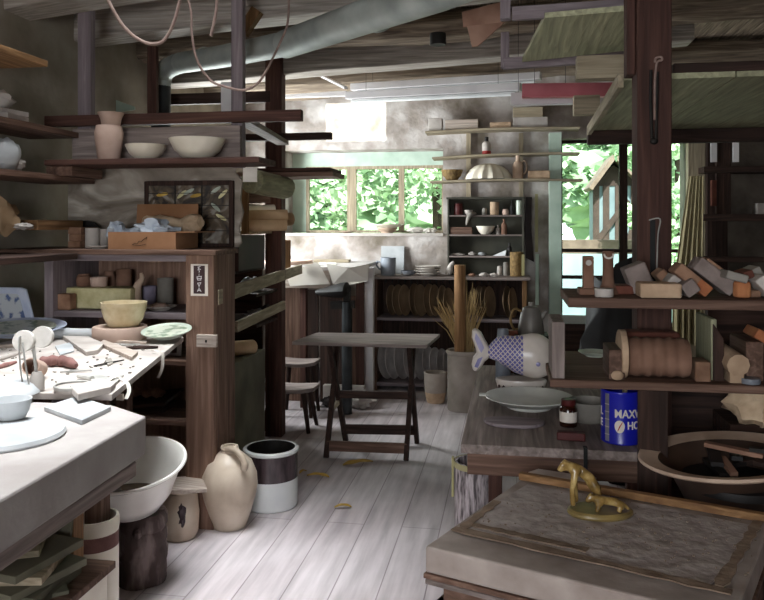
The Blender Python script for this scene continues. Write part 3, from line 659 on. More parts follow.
# ---- upper shelf with pots
SU=at(150,158,y=YC).z
S('hanging_shelf',G().box((at(44,158,y=YC).x,YC,SU-.03),(at(259,158,y=YC).x,YC+.27,SU)),'red_x','long reddish plank shelf above the cabinet holding three pots','shelf',bevel=.004)
S('shelf_bracket',pbox(46,164,72,176,YC+.05,.3,zt=SU-.031),'brown_y','dark wooden block under the far end of the reddish plank shelf','block',bevel=.004)
YS=YC+.115
ves('clay_vase','tumbler',96,122,126,YS,SU+.001,'pink_clay','pinkish clay jar carrying a flared cup on the reddish plank shelf','jar')
zz=at(108,126,y=YS).z
ves('clay_cup','flare',99,123,113,YS,zz+.001,'pink_clay','flared pinkish clay cup standing on the pinkish jar','cup')
ves('ceramic_bowl','bowl',127,165,145,YS,SU+.001,'cream_glaze','smaller cream bowl on the reddish plank shelf','bowl')
ves('ceramic_bowl','bowl',171,224,139,YS,SU+.001,'cream_glaze','larger cream bowl on the reddish plank shelf','bowl')
S('hanging_post',G().box((at(79,60,y=3.86).x,3.845,SU-.03),(at(92,60,y=3.86).x,3.895,HC-.01)),'mauve_z','grey-mauve hanging post nearer the plaster wall','post',bevel=.003)
S('hanging_post',G().box((at(232,60,y=3.86).x,3.845,SU-.03),(at(243.5,60,y=3.86).x,3.895,HC-.01)),'mauve_z','grey-mauve hanging post beside the stovepipe','post',bevel=.003)
S('hanging_rail',pbox(44,112.5,301,123.5,3.795,.045),'red_x','long reddish rail across the two hanging posts','rail',bevel=.004)
S('leaning_plank',pbox(72,127,240,143,3.805,.03,zb=SU+.001),'grey_x','grey plank on edge behind the pots of the reddish shelf','plank',bevel=.004)
S('rail_board',pbox(120,93,270,104,5.2,.04),'dark_x','dark rail crossing behind the stovepipe','rail',bevel=.004)
S('spacer_board',G().beam(at(243,120,y=3.95),at(283,143,y=5.15),.08,.03),'grey_y','grey brace running back from the reddish rail','brace')
S('rail_board',pbox(236,133,331,140,5.05,.05),'dark_x','dark stub rail jutting past the red-brown rack post','rail',bevel=.004)
S('small_post',pbox(147,46,156,125,4.65,.04),'red_z','short reddish post behind the stovepipe elbow','post',bevel=.003)
S('white_scrap',pbox(221,82,231,114,5.0,.01),'white_paint','narrow white strip hanging behind the hanging post','strip')
S('wedge_block',G().obox(at(250,22,y=4.2),(.06,.06,.16),ry=35),'warm_z','small tan wooden wedge beside the hanging post at the beam','block')
# stovepipe
def pp(u,v,Z): return at(u,v,Z=Z)
sp=T('stove_pipe','galvanized stovepipe rising to an elbow and sloping up across the room','pipe',tuple(pp(161,140,5.2)))
P0=[pp(161,150,5.2),pp(161,120,5.2),pp(161,85,5.2),pp(163,74,5.18),pp(170,67,5.1),pp(180,63,5.0)]
A('lower_pipe',G().tube(P0[:3],.066,20),'stove_black',sp)
A('elbow',G().tube(smoothpath(P0[2:],4),.067,20),'galv',sp)
A('upper_pipe',G().tube([P0[-1],pp(225,56,4.65),pp(290,43,4.25)],[.067,.068,.07],20),'galv',sp)
A('outer_pipe',G().tube([pp(285,44.5,4.28),pp(350,22,3.8),pp(440,-9,3.2),pp(500,-34,2.9),pp(700,-118,2.15)],[.078,.082,.085,.085,.085],22),'galv',sp)
g=G()
for f_ in (.25,.6): p=P0[-1].lerp(pp(290,43,4.25),f_); q=P0[-1].lerp(pp(290,43,4.25),f_+.012); g.tube([p,q],.072,20)
p=pp(375,15.5,3.66); q=pp(379,14.2,3.63); g.tube([p,q],.0835,22)
A('joint_band',g,'galv',sp)
# hanging cords
def cord(pts,Z,r,lab,m='rope'): return S('slack_rope',G().tube(smoothpath([at(u,v,Z=Z) for u,v in pts],8),r,8),m,lab,'cord')
cord([(105,-8),(112,8),(124,27),(138,39),(152,44),(164,40),(174,22),(181,-6)],3.6,.008,'thick pinkish cord sagging in a loop from the beams')
cord([(186,-6),(191,12),(192,35),(197,60),(210,80),(226,87),(244,90),(258,83),(268,68)],3.7,.006,'thin pinkish cord falling in a long loop past the stovepipe')
cord([(217,-6),(216,12),(211,36)],3.6,.008,'short frayed cord end hanging between the posts')
cord([(289,-5),(288,20),(284,34),(268,68)],3.9,.006,'cord dropping behind the sloping stovepipe')
# ================================================================ CLUTTERED TABLE
TH=.95
c0=at(198,332,h=TH); c1=at(112,394,h=TH); c2=Vector((-2.35,c1.y-.1,TH)); c3=Vector((-2.35,YC-.03,TH)); c0b=Vector((c0.x,YC-.03,TH))
c0.y=min(c0.y,YC-.03)
poly=[c1,c0,c3,c2]
tb=T('work_table','cluttered thin-topped work table pushed against the cabinet','table',(c1.x,c1.y,0))
A('table_top',G().prism([p-Vector((0,0,.022)) for p in poly],(0,0,.022)),'dusty',tb,.002)
for x_,y_ in ((c1.x-.12,c1.y+.12),(c0.x-.25,c0.y-.12),(-2.28,c1.y+.1),(-2.28,YC-.12)): A('leg',G().box((x_-.03,y_-.03,0),(x_+.03,y_+.03,TH-.023)),'brown_z',tb)
def tp(u,v,k=0): return at(u,v,h=TH+.001+k)
# platters
c=tp(16,322); 
pl=T('square_platter','square blue and white patterned platter leaning at the table back','platter',(at(8,318,y=YC-.05).x,YC-.05,TH+.001))
x0=at(-20,300,y=YC-.04).x; x1=at(37,318,y=YC-.04).x; z1=at(10,288,y=YC-.03).z; zb=TH+.002
xm=at(23,290,y=YC-.03).x
yb0,yb1=YC-.045,YC-.022
A('platter_rim',G().prism([(x0,yb0,zb),(x1,yb0,zb),(xm+.01,yb1,z1-.01),(xm-.02,yb1,z1),(x0,yb1,z1)],(0,.015,.004)),'blue_rim',pl,.004)
def inset(p,k): cc=Vector(((x0+x1)/2-.02,(yb0+yb1)/2,(zb+z1)/2)); return cc+(Vector(p)-cc)*k+Vector((0,-.003,.001))
A('platter_field',G().prism([inset(p,.72) for p in ((x0,yb0,zb),(x1,yb0,zb),(xm,yb1,z1-.01),(xm-.02,yb1,z1),(x0,yb1,z1))],(0,.006,.002)),'blue_pattern',pl)
c=Vector((at(14,325,y=YC-.25).x,YC-.21,TH)); M=Euler((R(7),0,0)).to_matrix()@Matrix.Diagonal((1,.7,1)); 
pl=T('oval_platter','oval white platter with green and blue painting lying on the table','platter',(c.x,c.y,TH+.001))
rx=(at(63,320,Z=(c-Vector((0,0,EYE))).length).x-at(-24,320,Z=3.6).x)/2
rx=.235
A('platter_body',G().lathe(PROF['plate'],(c.x,c.y,TH+.024),rx,.036,40,M=M),'blue_rim',pl)
A('platter_field',G().lathe([(0,0),(.9,.3),(1,.8),(.98,1),(0,.25)],(c.x,c.y-.003,TH+.045),rx*.78,.016,40,M=M),'green_pattern',pl)
a=tp(54,333,.026); b_=tp(96,334,.026)
S('paper_roll',G().tube([a,b_],.026,16),'tile_plaster','white roll lying between the oval platter and the banding wheel','roll')
# banding wheel and bowl
c=tp(120,338); 
rr=.128
bwz=TH+.002
S('stick',G().beam(tp(94,340,.006),tp(146,343,.006),.02,.01),'pale_x','thin flat stick in front of the grey plaster wheel','stick')
c.y=YC-.15; c.x=at(120,330,y=c.y).x
S('plaster_bat',G().lathe(PROF['disc'],(c.x,c.y,bwz),rr,.062,40),'pink_clay','thick round grey-pink plaster wheel under the yellow bowl','plaster wheel')
ves('yellow_bowl','deep',103,145,302,c.y,bwz+.063,'yellow_glaze','round yellow speckled bowl on the grey-pink plaster wheel','bowl',seg=36)
c=Vector((at(167,331,y=YC-.16).x,YC-.16,TH)); MT=Euler((R(9),0,0)).to_matrix()
pl=T('painted_plate','pale green painted plate at the table corner','plate',(c.x,c.y,TH+.001))
A('plate_body',G().lathe(PROF['plate'],(c.x,c.y,TH+.022),.118,.03,40,M=MT),'celadon',pl)
A('plate_field',G().lathe([(0,0),(.9,.3),(1,.9),(.97,1),(0,.3)],(c.x,c.y-.002,TH+.037),.1,.011,40,M=MT),'green_pattern',pl)
# sponge-on-stick tools
def lolly(u,v,ru,ub,vb,lab):
    b0=tp(ub,vb,.003); d=at(u,v,y=b0.y+.02); r_=ru*(b0.y)/F*1.02
    t=T('disc_tool',lab,'tool',tuple(b0))
    Mx=Euler((R(80),0,R(12))).to_matrix()
    A('disc',G().lathe(PROF['disc'],d,r_,.022,30,M=Mx),'sponge_pale',t)
    return t,b0,d
t,b0,d=lolly(25.5,341,11.5,27,392,'white round disc on a bent wire stem, the nearer of two')
A('stem',G().tube(smoothpath([b0+Vector((-.012,0,0)),(b0+d)/2+Vector((.0,-.03,0)),d+Vector((0,-.035,.01)),d+Vector((-.005,-.01,.012))],6),.003,6).tube(smoothpath([b0+Vector((.012,0,0)),(b0+d)/2+Vector((.02,-.03,0)),d+Vector((0.01,-.03,.0))],6),.003,6),'tool_grey',t)
t,b0,d=lolly(44,337,11.5,37,390,'white round disc with a notch on a straight rod, the farther of two')
A('stem',G().tube([b0+Vector((0,0,.04)),d+Vector((-.02,-.03,-.02))],.0055,8),'tool_grey',t)
A('stem_base',G().lathe([(0,0),(1,0),(.95,.7),(.6,1),(0,1)],b0,.024,.06,20),'bisque',t)
c=tp(18,384,.0)
S('clay_tube',G().lathe(PROF['cyl'],(c.x,c.y+.12,TH+.03),.03,.12,22,M=Euler((R(75),0,R(20))).to_matrix()),'pink_clay','short clay tube lying open end forward beside the wire stem','tube')
# ribs, boards, tools
def flat(name,pts,t,m,lab,cat,k=0,mi=None): return S(name,G().prism([tp(u,v,k) for u,v in pts],(0,0,t)),m,lab,cat,bevel=.0015)
flat('clay_board',[(58,336),(68,331),(104,347),(98,354),(86,356)],.018,'dusty','pale pointed wooden board lying toward the banding wheel','board')
flat('clay_board',[(99,346),(104,343),(138,355),(132,361)],.016,'pale_x','tan rectangular rib board beside the strap','board')
flat('paint_card',[(55,347),(72,343),(74,352),(60,356)],.006,'tile_plaster','pale bluish card lying in front of the disc tools','card')
flat('scraper',[(105,362),(111,359),(113,364),(108,367)],.008,'stone_grey','small square grey scraper on the table','scraper')
g=G().tube(smoothpath([tp(40,362,.02),tp(50,361,.022),tp(60,361,.02),tp(68,362,.02),tp(76,366,.016)],5),[.016,.02,.022,.019,.018,.021,.024,.022,.019,.018,.021,.024,.022,.019,.018,.02,.021,.018,.016,.013,.008],12)
S('clay_roll',g,'red_clay','lumpy reddish clay roll in front of the disc tools','roll')
g=G().prism([tp(86,379,.004),tp(96,384,.004),(tp(116,384,.004)),tp(124,376,.004),tp(110,379,.004),tp(92,374,.004)],(0,0,.006)).tube([tp(78,376,.01),tp(92,379,.01)],[.007,.011],8)
S('trimming_knife',g,'tool_grey','grey spatula knife with a swelling blade near the table edge','knife')
for q,lab,m in ((((94,366),(124,360)),'slender dark metal needle lying across the table','iron'),(((112,346),(140,344)),'thin metal tool beside the painted plate','tool_grey'),(((126,348),(158,347)),'dark-tipped wooden tool beside the strap','dark_x'),(((60,372),(92,370)),'fine wire tool lying by the lumpy clay roll','tool_grey'),(((93,383),(103,388)),'short curved wire tool by the tin lid','iron'),(((0,336),(26,339)),'grey wooden handle pointing at the disc tools','grey_x'),(((-4,347),(24,345)),'tan wooden handle behind the clay tube','pale_x'),(((-4,360),(22,352)),'white flat stick behind the clay tube','dusty'),(((-4,368),(16,362)),'reddish stick at the clay tube mouth','red_clay')):
    a,b_=tp(*q[0],.006),tp(*q[1],.006); r_=.005 if m in('iron','tool_grey') else .011
    S('modelling_tool',G().tube([a,a.lerp(b_,.4),b_],[r_*.6,r_,r_*.5],8),m,lab,'tool')
c=tp(74,390)
t=T('tin_lid','round tin lid with a ridged rim near the table corner','lid',(c.x,c.y,TH+.001))
A('lid_body',G().lathe(PROF['disc'],(c.x,c.y,TH+.002),.062,.012,36),'dusty',t)
A('ridged_rim',G().lathe([(1,0),(1.06,.3),(1.06,.8),(1,1),(.95,.8)],(c.x,c.y,TH+.006),.06,.016,42,flute=.012),'tool_grey',t)
c=tp(8,393); S('upturned_bowl',G().lathe([(1,0),(.98,.2),(.8,.7),(.5,.97),(0,1)],(c.x,c.y,TH+.001),.1,.04,32),'tile_plaster','low upturned white bowl at the near end of the table','bowl')
# board end jutting over the slab and straps
pts=[tp(78,401),tp(111,393),tp(116,388),tp(100,385),tp(70,392)]
S('thick_board',G().prism(pts,(0,0,.022)),'dusty','thick dusty board end with split wooden edge beside the slab','board',bevel=.003)
def strap(pts,lab,w_=.014): 
    P=smoothpath(pts,6); g=G(); rings=[]
    for i,p in enumerate(P):
        sd=Vector((w_/2,0,0)); rings.append([p-sd,p+sd,p+sd+Vector((0,.002,.003)),p-sd+Vector((0,.002,.003))])
    return S('hanging_strap',g.loft(rings),'paper',lab,'strap')
e=tp(160,354); strap([tp(152,351,.008),e+Vector((-.02,.0,.012)),e+Vector((.012,-.005,-.0)),at(162,368,y=e.y-.01),at(158,378,y=e.y-.01)],'pale twisted strap hanging over the table edge near the plate')
e=tp(124,382); strap([tp(108,381,.012),e+Vector((-.03,0,.014)),e+Vector((.014,-.01,0)),at(129,391,y=e.y-.02),at(126,399,y=e.y-.03)],'pale strap with a square tag hanging over the near table edge')
q=at(120,397,y=e.y-.045); S('paper_tag',G().obox(q,(.025,.006,.022)),'label_white','small white square tag below the near table edge','tag')
rr=random.Random(9); g=G()
for i in range(90):
    u=rr.uniform(0,150); v=rr.uniform(342,388)
    if u>197-(v-332)*1.3-8: continue
    p=tp(u,v,.0); s_=rr.uniform(.004,.013)
    g.obox(p+Vector((0,0,.0025)),(s_,s_*rr.uniform(.4,1.2),.004),rx=rr.uniform(-12,12),rz=rr.uniform(0,180))
S('clay_shavings',g,'stone_grey','grey clay shavings strewn over the cluttered work table','shavings',kind='stuff')
# ================================================================ PLASTER SLAB BENCH
SH=.926
k0=at(146,416,h=SH); k1=at(113,405,h=SH); k3=at(-2,501,h=SH); d=(k3-k0); k3=k0+d*1.5
sb=T('plaster_bench','thick white plaster slab bench on boards beside the white basin','bench',(k0.x,k0.y,0))
st_=.115
top=[k0,k1+Vector((0,-.0,0)),Vector((-2.3,k1.y,SH)),Vector((-2.3,k3.y,SH)),k3]
A('plaster_slab',G().prism([p-Vector((0,0,st_)) for p in top],(0,0,st_)),'slab_plaster',sb,.006)
b0=at(143,448,h=SH-st_-.01); 
sh2=SH-st_-.001
low=[Vector((k0.x+.0,k0.y-.06,sh2)),Vector((k0.x-.1,k0.y+.0,sh2)),Vector((-2.25,k0.y+.0,sh2)),Vector((-2.25,k3.y,sh2)),Vector((k3.x-.02,k3.y+.02,sh2))]
A('under_board',G().prism([p-Vector((0,0,.045)) for p in low],(0,0,.044)),'grey_y',sb,.004)
q=at(72,515,y=2.25)
for x_,y_ in ((q.x,2.25),(-2.15,2.2),(-2.15,.7),(-1.0,.6)): A('leg',G().box((x_-.024,y_-.03,0),(x_+.024,y_+.03,sh2-.046)),'warm_z',sb,.003)
def sp_(u,v,k=0): return at(u,v,h=SH+.001+k)
S('plaster_tile',G().prism([sp_(44,411),sp_(82,425),sp_(111,411),sp_(78,400)],(0,0,.014)),'tile_plaster','flat bluish plaster tile on the plaster slab','tile',bevel=.002)
c=sp_(14,438); S('plaster_disc',G().lathe([(0,0),(.98,0),(1,.3),(.97,.75),(.5,1),(0,1)],(c.x-.04,c.y,SH+.001),.165,.02,48),'tile_plaster','broad bluish plaster disc lying on the slab','disc')
c=sp_(11,417,.024); S('plaster_dish',G().lathe(PROF['deep'],(c.x,c.y,SH+.022),.056,.055,36),'tile_plaster','small round plaster dish standing on the broad disc','dish')
# under the slab
q0=at(109,520,y=2.84).x; zq0=at(95,532,y=2.62).z; zq1=at(95,497,y=2.62).z
S('wooden_box',G().box((q0-.16,2.62,zq0),(q0,2.84,zq1)),'brown_x','reddish brown wooden box under the plaster bench','box',bevel=.004)
S('box_stand',G().box((q0-.15,2.64,0.001),(q0-.03,2.82,zq0-.001)),'dark_z','dark upright crate supporting the reddish brown box','crate',bevel=.004)
zc=at(92,516,y=2.44).z; xcc=at(116,540,y=2.44).x-.082
S('stoneware_crock',G().lathe([(0,0),(.95,0),(.99,.03),(1,.2),(1,.8),(1,.9),(1.03,.93),(1.03,.98),(1,1),(.9,1),(.88,.93),(.87,.1),(0,.08)],(xcc,2.44,.001),.082,zc,36,mf=lambda a,b:1 if (a[1]==.8 and a[0]==1) else 0),['cream_glaze','red_clay'],'cream crock with a reddish band beside the log stump','crock')
# white bucket with wooden lid and stacked tiles
bk=at(116,561,h=.45); BXR,BYB=bk.x,bk.y; BX0,BY0=BXR-.55,BYB-.62
S('white_bin',G().box((BX0+.02,BY0+.02,0),(BXR-.015,BYB-.02,.428)),'cream_glaze','cream white bin under the stacked clay tiles','bin',bevel=.01)
S('bin_board',G().box((BX0,BY0,.429),(BXR,BYB,.452)),'brown_x','brown board lying on the cream white bin','board',bevel=.003)
zt=.453
rr=random.Random(3)
labs=['lowest grey-green tile of the pile under the plaster bench','second tile from the bottom of the pile under the bench','third tile from the bottom of the pile under the bench','fourth tile from the bottom of the pile under the bench','topmost broad tile of the pile under the bench']
tc=at(24,575,h=.5)
for i in range(5):
    S('clay_tile',G().obox((tc.x-.03+rr.uniform(-.015,.015),tc.y,zt+.0115+i*.0235),(.28,.26,.022),rz=rr.uniform(-18,18)),'green_board' if i!=3 else 'lath_x',labs[i],'tile','pile of tiles under the bench',bevel=.002)
z5=zt+5*.0235
S('clay_tile',G().obox((tc.x+.0,tc.y,z5+.009),(.1,.12,.018),rz=25),'lath_x','small square tile on top of the tile pile','tile',bevel=.002)
S('clay_tile',G().obox((BXR-.2,BYB-.08,zt+.078),(.19,.012,.155),rx=-10),'green_board','square grey-green tile standing behind the tile pile','tile',bevel=.002)
S('clay_tile',G().obox((BXR-.11,BYB-.22,zt+.006),(.13,.13,.011),rz=40),'green_board','thin tile lying cornerwise on the brown board','tile',bevel=.002)
# ---- basin on log stump, crock behind
lg=at(140,592,h=0); r_=.1
lg.x-=.04
ls=T('log_stump','upright bark-covered log stump carrying the white basin','log',(lg.x,lg.y+.1,0))
Zs=lg.y+.1
zt=at(140,512,y=Zs).z
g=G(); n=14
g.tube([(lg.x+.008*noise.noise((i*.7,1,1)),Zs,zt*i/n) for i in range(n+1)],[.104+.012*noise.noise((i*.6,3,2)) for i in range(n+1)],28,rough=.12)
tk=A('trunk',g,'bark',ls); A('knot',G().ball((lg.x+.028,Zs-.104,zt-.05),(.018,.014,.022),rough=.4),'bark',tk)
bs=T('enamel_basin','wide white enamel basin of muddy water on the log stump','basin',(lg.x-.04,Zs,zt))
br,hb=.238,.2; bc_=(lg.x-.04,Zs,zt+.018); MB=Euler((R(12),0,0)).to_matrix()
A('basin_body',G().lathe([(0,0),(.42,0),(.5,.03),(.68,.3),(.82,.68),(.9,.93),(.97,.96),(1,.99),(.99,1.03),(.95,1.03),(.87,.93),(.79,.66),(.64,.3),(.44,.06),(0,.04)],bc_,br,hb,56,M=MB),'enamel',bs)
A('muddy_water',G().lathe([(0,0),(1,0),(1,.1),(0,.1)],(bc_[0],bc_[1]-.008,zt+hb*.4),br*.64,.01,40),'water',bs)
c=at(172,545,h=0); Yc=c.y+.1
zc=at(172,487,y=Yc).z
k=T('stoneware_crock','cream crock with dark decoration behind the basin, covered by a board','crock',(c.x,Yc,0))
A('crock_body',G().lathe(PROF['jar'],(c.x-.005,Yc,0.001),.092,zc,36),'jug_glaze',k)
A('decoration',G().ball((c.x+.035,Yc-.075,zc*.55),(.022,.012,.05),rough=.6),'dark_glaze',k)
S('crock_lid',G().obox((c.x,Yc,zc+.012),(.22,.2,.02),rz=30,ry=4),'pale_x','small board lying as a lid on the cream crock behind the basin','board',bevel=.003)
# ================================================================ FLOOR THINGS BY THE CABINET
c=at(227,531,h=0); jy=c.y+.07; jr=.97*abs(at(255,490,y=jy).x-at(200,490,y=jy).x)/2; jz=at(232,446,y=jy).z
jx=at(229.5,490,y=jy).x
j=T('stoneware_jug','big pale buff ovoid stoneware jug with a loop handle on the floor','jug',(jx,jy,0))
A('jug_body',G().lathe([(0,0),(.6,0),(.62,.02),(.74,.16),(.92,.38),(1,.54),(.97,.68),(.8,.84),(.5,.94),(.32,.97),(.29,1.0),(.33,1.02),(.3,1.05),(.2,1.05),(.18,.95),(0,.94)],(jx,jy,.001),jr,jz*.955,48),'jug_glaze',j)
A('handle',G().tube(smoothpath([(jx-.0,jy-.03,jz*.985),(jx+.05,jy-.06,jz*1.0),(jx+.095,jy-.085,jz*.94),(jx+.112,jy-.09,jz*.85),(jx+.105,jy-.085,jz*.79)],6),[.017]*8+[.015]*9+[.018]*8,12),'jug_glaze',j)
c=at(271,515,h=0); cr=abs(at(299,480,Z=3.95).x-at(243,480,Z=3.95).x)/2; cy=c.y+cr; cx=at(271,480,y=cy).x; cz=at(271,447,y=cy).z
k=T('stoneware_crock','two-toned crock, dark brown above and white below, beside the buff jug','crock',(cx,cy,0))
A('crock_body',G().lathe([(0,0),(.95,0),(.99,.02),(1,.05),(1,.5),(1,.505),(1,.93),(1.04,.95),(1.04,.985),(1,1),(.9,1),(.88,.94),(.87,.1),(0,.06)],(cx,cy,.001),cr,cz,48,mf=lambda a,b: 1 if (a[1]>=.5 and a[0]>=.99 and b[1]<=.94 and b[1]>.5 and b[0]>.95) else 2 if a[0]<.95 and a[1]>.05 else 0),['white_glaze','dark_glaze','iron'],k)
# dry leaves on the floor
def leaf(u,v,L,rz,lab):
    p=at(u,v,h=.004); M=Matrix.Translation(p)@Euler((0,0,R(rz))).to_matrix().to_4x4(); g=G(); n=8; rings=[]
    for i in range(n+1):
        t_=i/n; w=L*.2*math.sin(math.pi*t_)**.8*(1+.3*math.sin(9*t_))+.001; z=.012*math.sin(3*t_)+.002
        rings.append([M@Vector((L*(t_-.5),-w,z+.006)),M@Vector((L*(t_-.5),0,z)),M@Vector((L*(t_-.5),w,z+.006)),M@Vector((L*(t_-.5),0,z-.0015))])
    return S('fallen_leaf',g.loft(rings),'leaf_dry',lab,'leaf','dry leaves on the floor')
leaf(358,464,.2,30,'long curled yellow leaf in front of the trestle table')
leaf(318,477,.14,-5,'yellow leaf on the floor near the two-toned crock')
leaf(343,508,.09,10,'small yellow leaf lying in the middle of the bare floor')
leaf(303,473,.06,60,'tiny dry leaf on the floor beside the two-toned crock')
# ================================================================ TRESTLE TABLE
ft=at(326,458,h=0); fr=at(406,461,h=0); bt=at(346,442,h=0); brr=at(417,443,h=0)
hT=.745
q0=at(292,341.5,h=hT); q1=at(427,345,h=hT); q2=at(440,334,h=hT); q3=at(317,332.5,h=hT)
tt=T('trestle_table','small bare wooden trestle table standing in the aisle','table',((q0.x+q2.x)/2,(q0.y+q2.y)/2,0))
A('tabletop',G().prism([Vector((p.x,p.y,hT-.022)) for p in (q0,q1,q2,q3)],(0,0,.022)),'grey_x',tt,.002)
zt=hT-.023
tl=at(334,352,Z=ft.y+.3); 
topL=Vector((ft.x+.06,(ft.y+bt.y)/2+.05,zt)); topR=Vector((fr.x+.0,(fr.y+brr.y)/2+.05,zt))
tL0=at(327,350,y=ft.y+.12); tR0=at(414,350,y=fr.y+.12)
fL=Vector((ft.x,ft.y,0)); fR=Vector((fr.x,fr.y,0)); bL=Vector((bt.x,bt.y,0)); bR=Vector((brr.x,brr.y,0))
uL=Vector((at(334,352,y=(ft.y+bt.y)/2).x,bt.y-.05,zt)); uR=Vector((at(411,352,y=(fr.y+brr.y)/2).x,brr.y-.05,zt))
uL2=Vector((uL.x-.01,ft.y+.1,zt)); uR2=Vector((uR.x,fr.y+.1,zt))
for a,b in ((fL,uL),(fR,uR),(bL,uL2),(bR,uR2)):
    A('leg',G().beam(a,b,.042,.03,up=(1,0,0)),'dark_z',tt,.002)
def onl(a,b,z): return a.lerp(b,z/b.z)
A('stretcher',G().beam(onl(fL,uL,.07),onl(fR,uR,.07),.022,.065),'brown_x',tt,.002)
A('stretcher',G().beam(onl(bL,uL2,.1),onl(bR,uR2,.1),.022,.065),'dark_x',tt,.002)
A('stretcher',G().beam(onl(bL,uL2,.36)+Vector((0,.0,0)),onl(bR,uR2,.36),.022,.05),'dark_x',tt,.002)
A('brace',G().beam(onl(fL,uL,.28),onl(bL,uL2,.31),.02,.03),'lath_y',tt)
# ================================================================ RACK BESIDE THE AISLE
pb_=at(273,437,h=0); PY=pb_.y
S('rack_post',G().box((at(265,300,y=PY).x,PY,0),(at(281.5,300,y=PY).x,PY+.1,HC-.02)),'red_z','dark red-brown upright post of the storage rack beside the aisle','post',bevel=.004)
xr=at(216,297,y=YC+.02).x
def raild(u0,v0,u1,v1,y0,y1,t,lab):
    a=at(u0,v0,y=y0); b=at(u1,v1,y=y1); return S('side_rail',G().beam(a,b,.022,t),'lath_y',lab,'rail',bevel=.002)
raild(217,297.5,301,269,YC+.05,6.0,.075,'upper pale wooden rail running from the cabinet to the rack post')
raild(236,327,284,305,4.08,PY-.02,.06,'lower pale wooden rail below the upper one beside the rack')
# grey-green cabinet standing in the rack
gy=4.2
ga=at(233,420,y=gy); gx1=at(265,345,y=5.0)
gz=at(250,350,y=4.6).z
gc=T('green_cupboard','plain grey-green cupboard standing low inside the rack','cupboard',(ga.x,4.6,0))
xg=at(235,430,y=4.12).x
A('body',G().box((xg-.5,4.12,0),(xg,at(265,430,x=xg).y,gz)),'green_board',gc,.004)
A('ledge_strip',G().beam((xg+.008,4.13,.09),(xg+.008,at(264,430,x=xg).y,.12),.014,.05),'lath_y',gc)
S('yellow_roll',G().tube([at(228,349,y=4.3),at(252,347,y=4.5)],.045,20),'kraft','short tan roll lying on the grey-green cupboard','roll')
# stuff on rack: dark case, shelves, paper rolls, log
ry=4.55
def pbr(u0,v0,u1,v1,Y,d):
    g=pbox(u0,v0,u1,v1,Y,d); xb=at(u1,(v0+v1)/2,y=Y+d).x; a=at(u0,(v0+v1)/2,y=Y).x; zs=[v.z for v in g.v]; return G().box((a-.25,Y,min(zs)),(xb,Y+d,max(zs)))
S('dark_case',pbr(236,236,265,272,4.35,.5),'panel_dark','dark purple-brown case in the rack under the paper rolls','case',bevel=.006)
S('rack_shelf',pbr(234,272,265,276,4.33,.7),'dark_x','shelf board under the dark case in the rack','shelf',bevel=.003)
S('rack_shelf',pbr(236,231,272,234.5,4.6,.6),'lath_x','shelf board under the kraft paper rolls in the rack','shelf',bevel=.003)
S('rack_shelf',pbr(236,203,266,206,4.62,.55),'dark_x','thin shelf board over the kraft paper rolls in the rack','shelf',bevel=.003)
S('brown_board',pbox(247,181,270,203,5.0,.02),'brown_x','brown panel standing above the paper rolls in the rack','panel')
S('rack_strip',pbox(241.5,180,247.5,234,4.55,.03),'warm_z','thin tan upright strip beside the paper rolls','strip')
def proll(u0,u1,v,r0,y0,lab,m='kraft'):
    a=at(u0,v,y=y0); b=at(u1,v-1,y=y0+.12); return S('paper_roll',G().tube([a,b],r0,18).tube([b,b+(b-a).normalized()*.004],[r0*.8,r0*.3],18),m,lab,'roll','kraft rolls in the rack')
proll(248,286,226,.038,4.66,'lowest of the kraft paper rolls beside the rack post')
proll(247,287,216.5,.04,4.72,'middle kraft paper roll beside the rack post')
proll(247,274,210,.03,4.8,'uppermost thin kraft paper roll beside the rack post','paper')
proll(272,291,220,.045,4.95,'short fat kraft paper roll ending past the rack post','kraft')
a=at(252,181,y=4.5); b=at(285,188,y=4.95)
lg2=T('round_log','mossy round log with a green sawn end jutting past the rack post','log',tuple(a))
A('log_body',G().tube([a,a.lerp(b,.5),b],.075,18,rough=.1),'loft_y',lg2); d_=(b-a).normalized()
A('sawn_end',G().tube([b+d_*.001,b+d_*.006],.07,18),'green_glass_end',lg2)
S('rack_board',pbox(236,172,333,176.5,4.85,.35),'brown_x','lower of the two boards jutting past the rack post','board',bevel=.003)
S('rack_board',G().box((at(246,168,y=4.9).x,4.9,at(290,171.8,y=4.85).z+.008),(at(330,168,y=4.9).x,5.25,at(290,171.8,y=4.85).z+.03)),'red_x','upper reddish board of the two jutting past the rack post','board',bevel=.003)
S('paper_tag',pbox(243,162,257,182,4.0,.004),'paper','white paper tag hanging at the end of the reddish plank shelf','tag')
S('leaning_board',pbox(283,240,290,275,5.7,.03),'warm_z','small tan board with rounded top standing behind the rack post','board',bevel=.008)
# pale scraps inside the rack
for u,v,rr_,lab in ((252,285,.07,'white rag hanging under the upper rail in the rack'),(270,278,.05,'small pale scrap beside the rack post under the upper rail'),(262,318,.06,'crumpled white paper below the lower rail in the rack'),(256,298,.06,'dark rag between the two pale rails')):
    p=at(u,v,y=5.0); p.y=5.0 if 'dark' not in lab else 5.2; p.x=min(p.x,at(262,300,y=4.9).x-.08); p.z=at(255,292 if v<290 else 322,y=4.9).z+rr_*.62; S('rag',G().ball(p,(rr_,rr_*.8,rr_*.6),rough=.9,fr=2.5),'dark_cloth' if 'dark' in lab else 'tile_plaster',lab,'rag')
S('rack_shelf',G().box((at(240,312,y=4.9).x-.5,4.75,at(255,322,y=4.9).z-.02),(at(264,312,y=4.9).x,5.35,at(255,322,y=4.9).z)),'dark_x','dark shelf board below the lower pale rail','shelf')
S('rack_shelf',G().box((at(240,312,y=4.9).x-.5,4.75,at(255,292,y=4.9).z-.02),(at(264,292,y=4.9).x,5.35,at(255,292,y=4.9).z)),'dark_x','dark shelf board between the two pale rails','shelf')
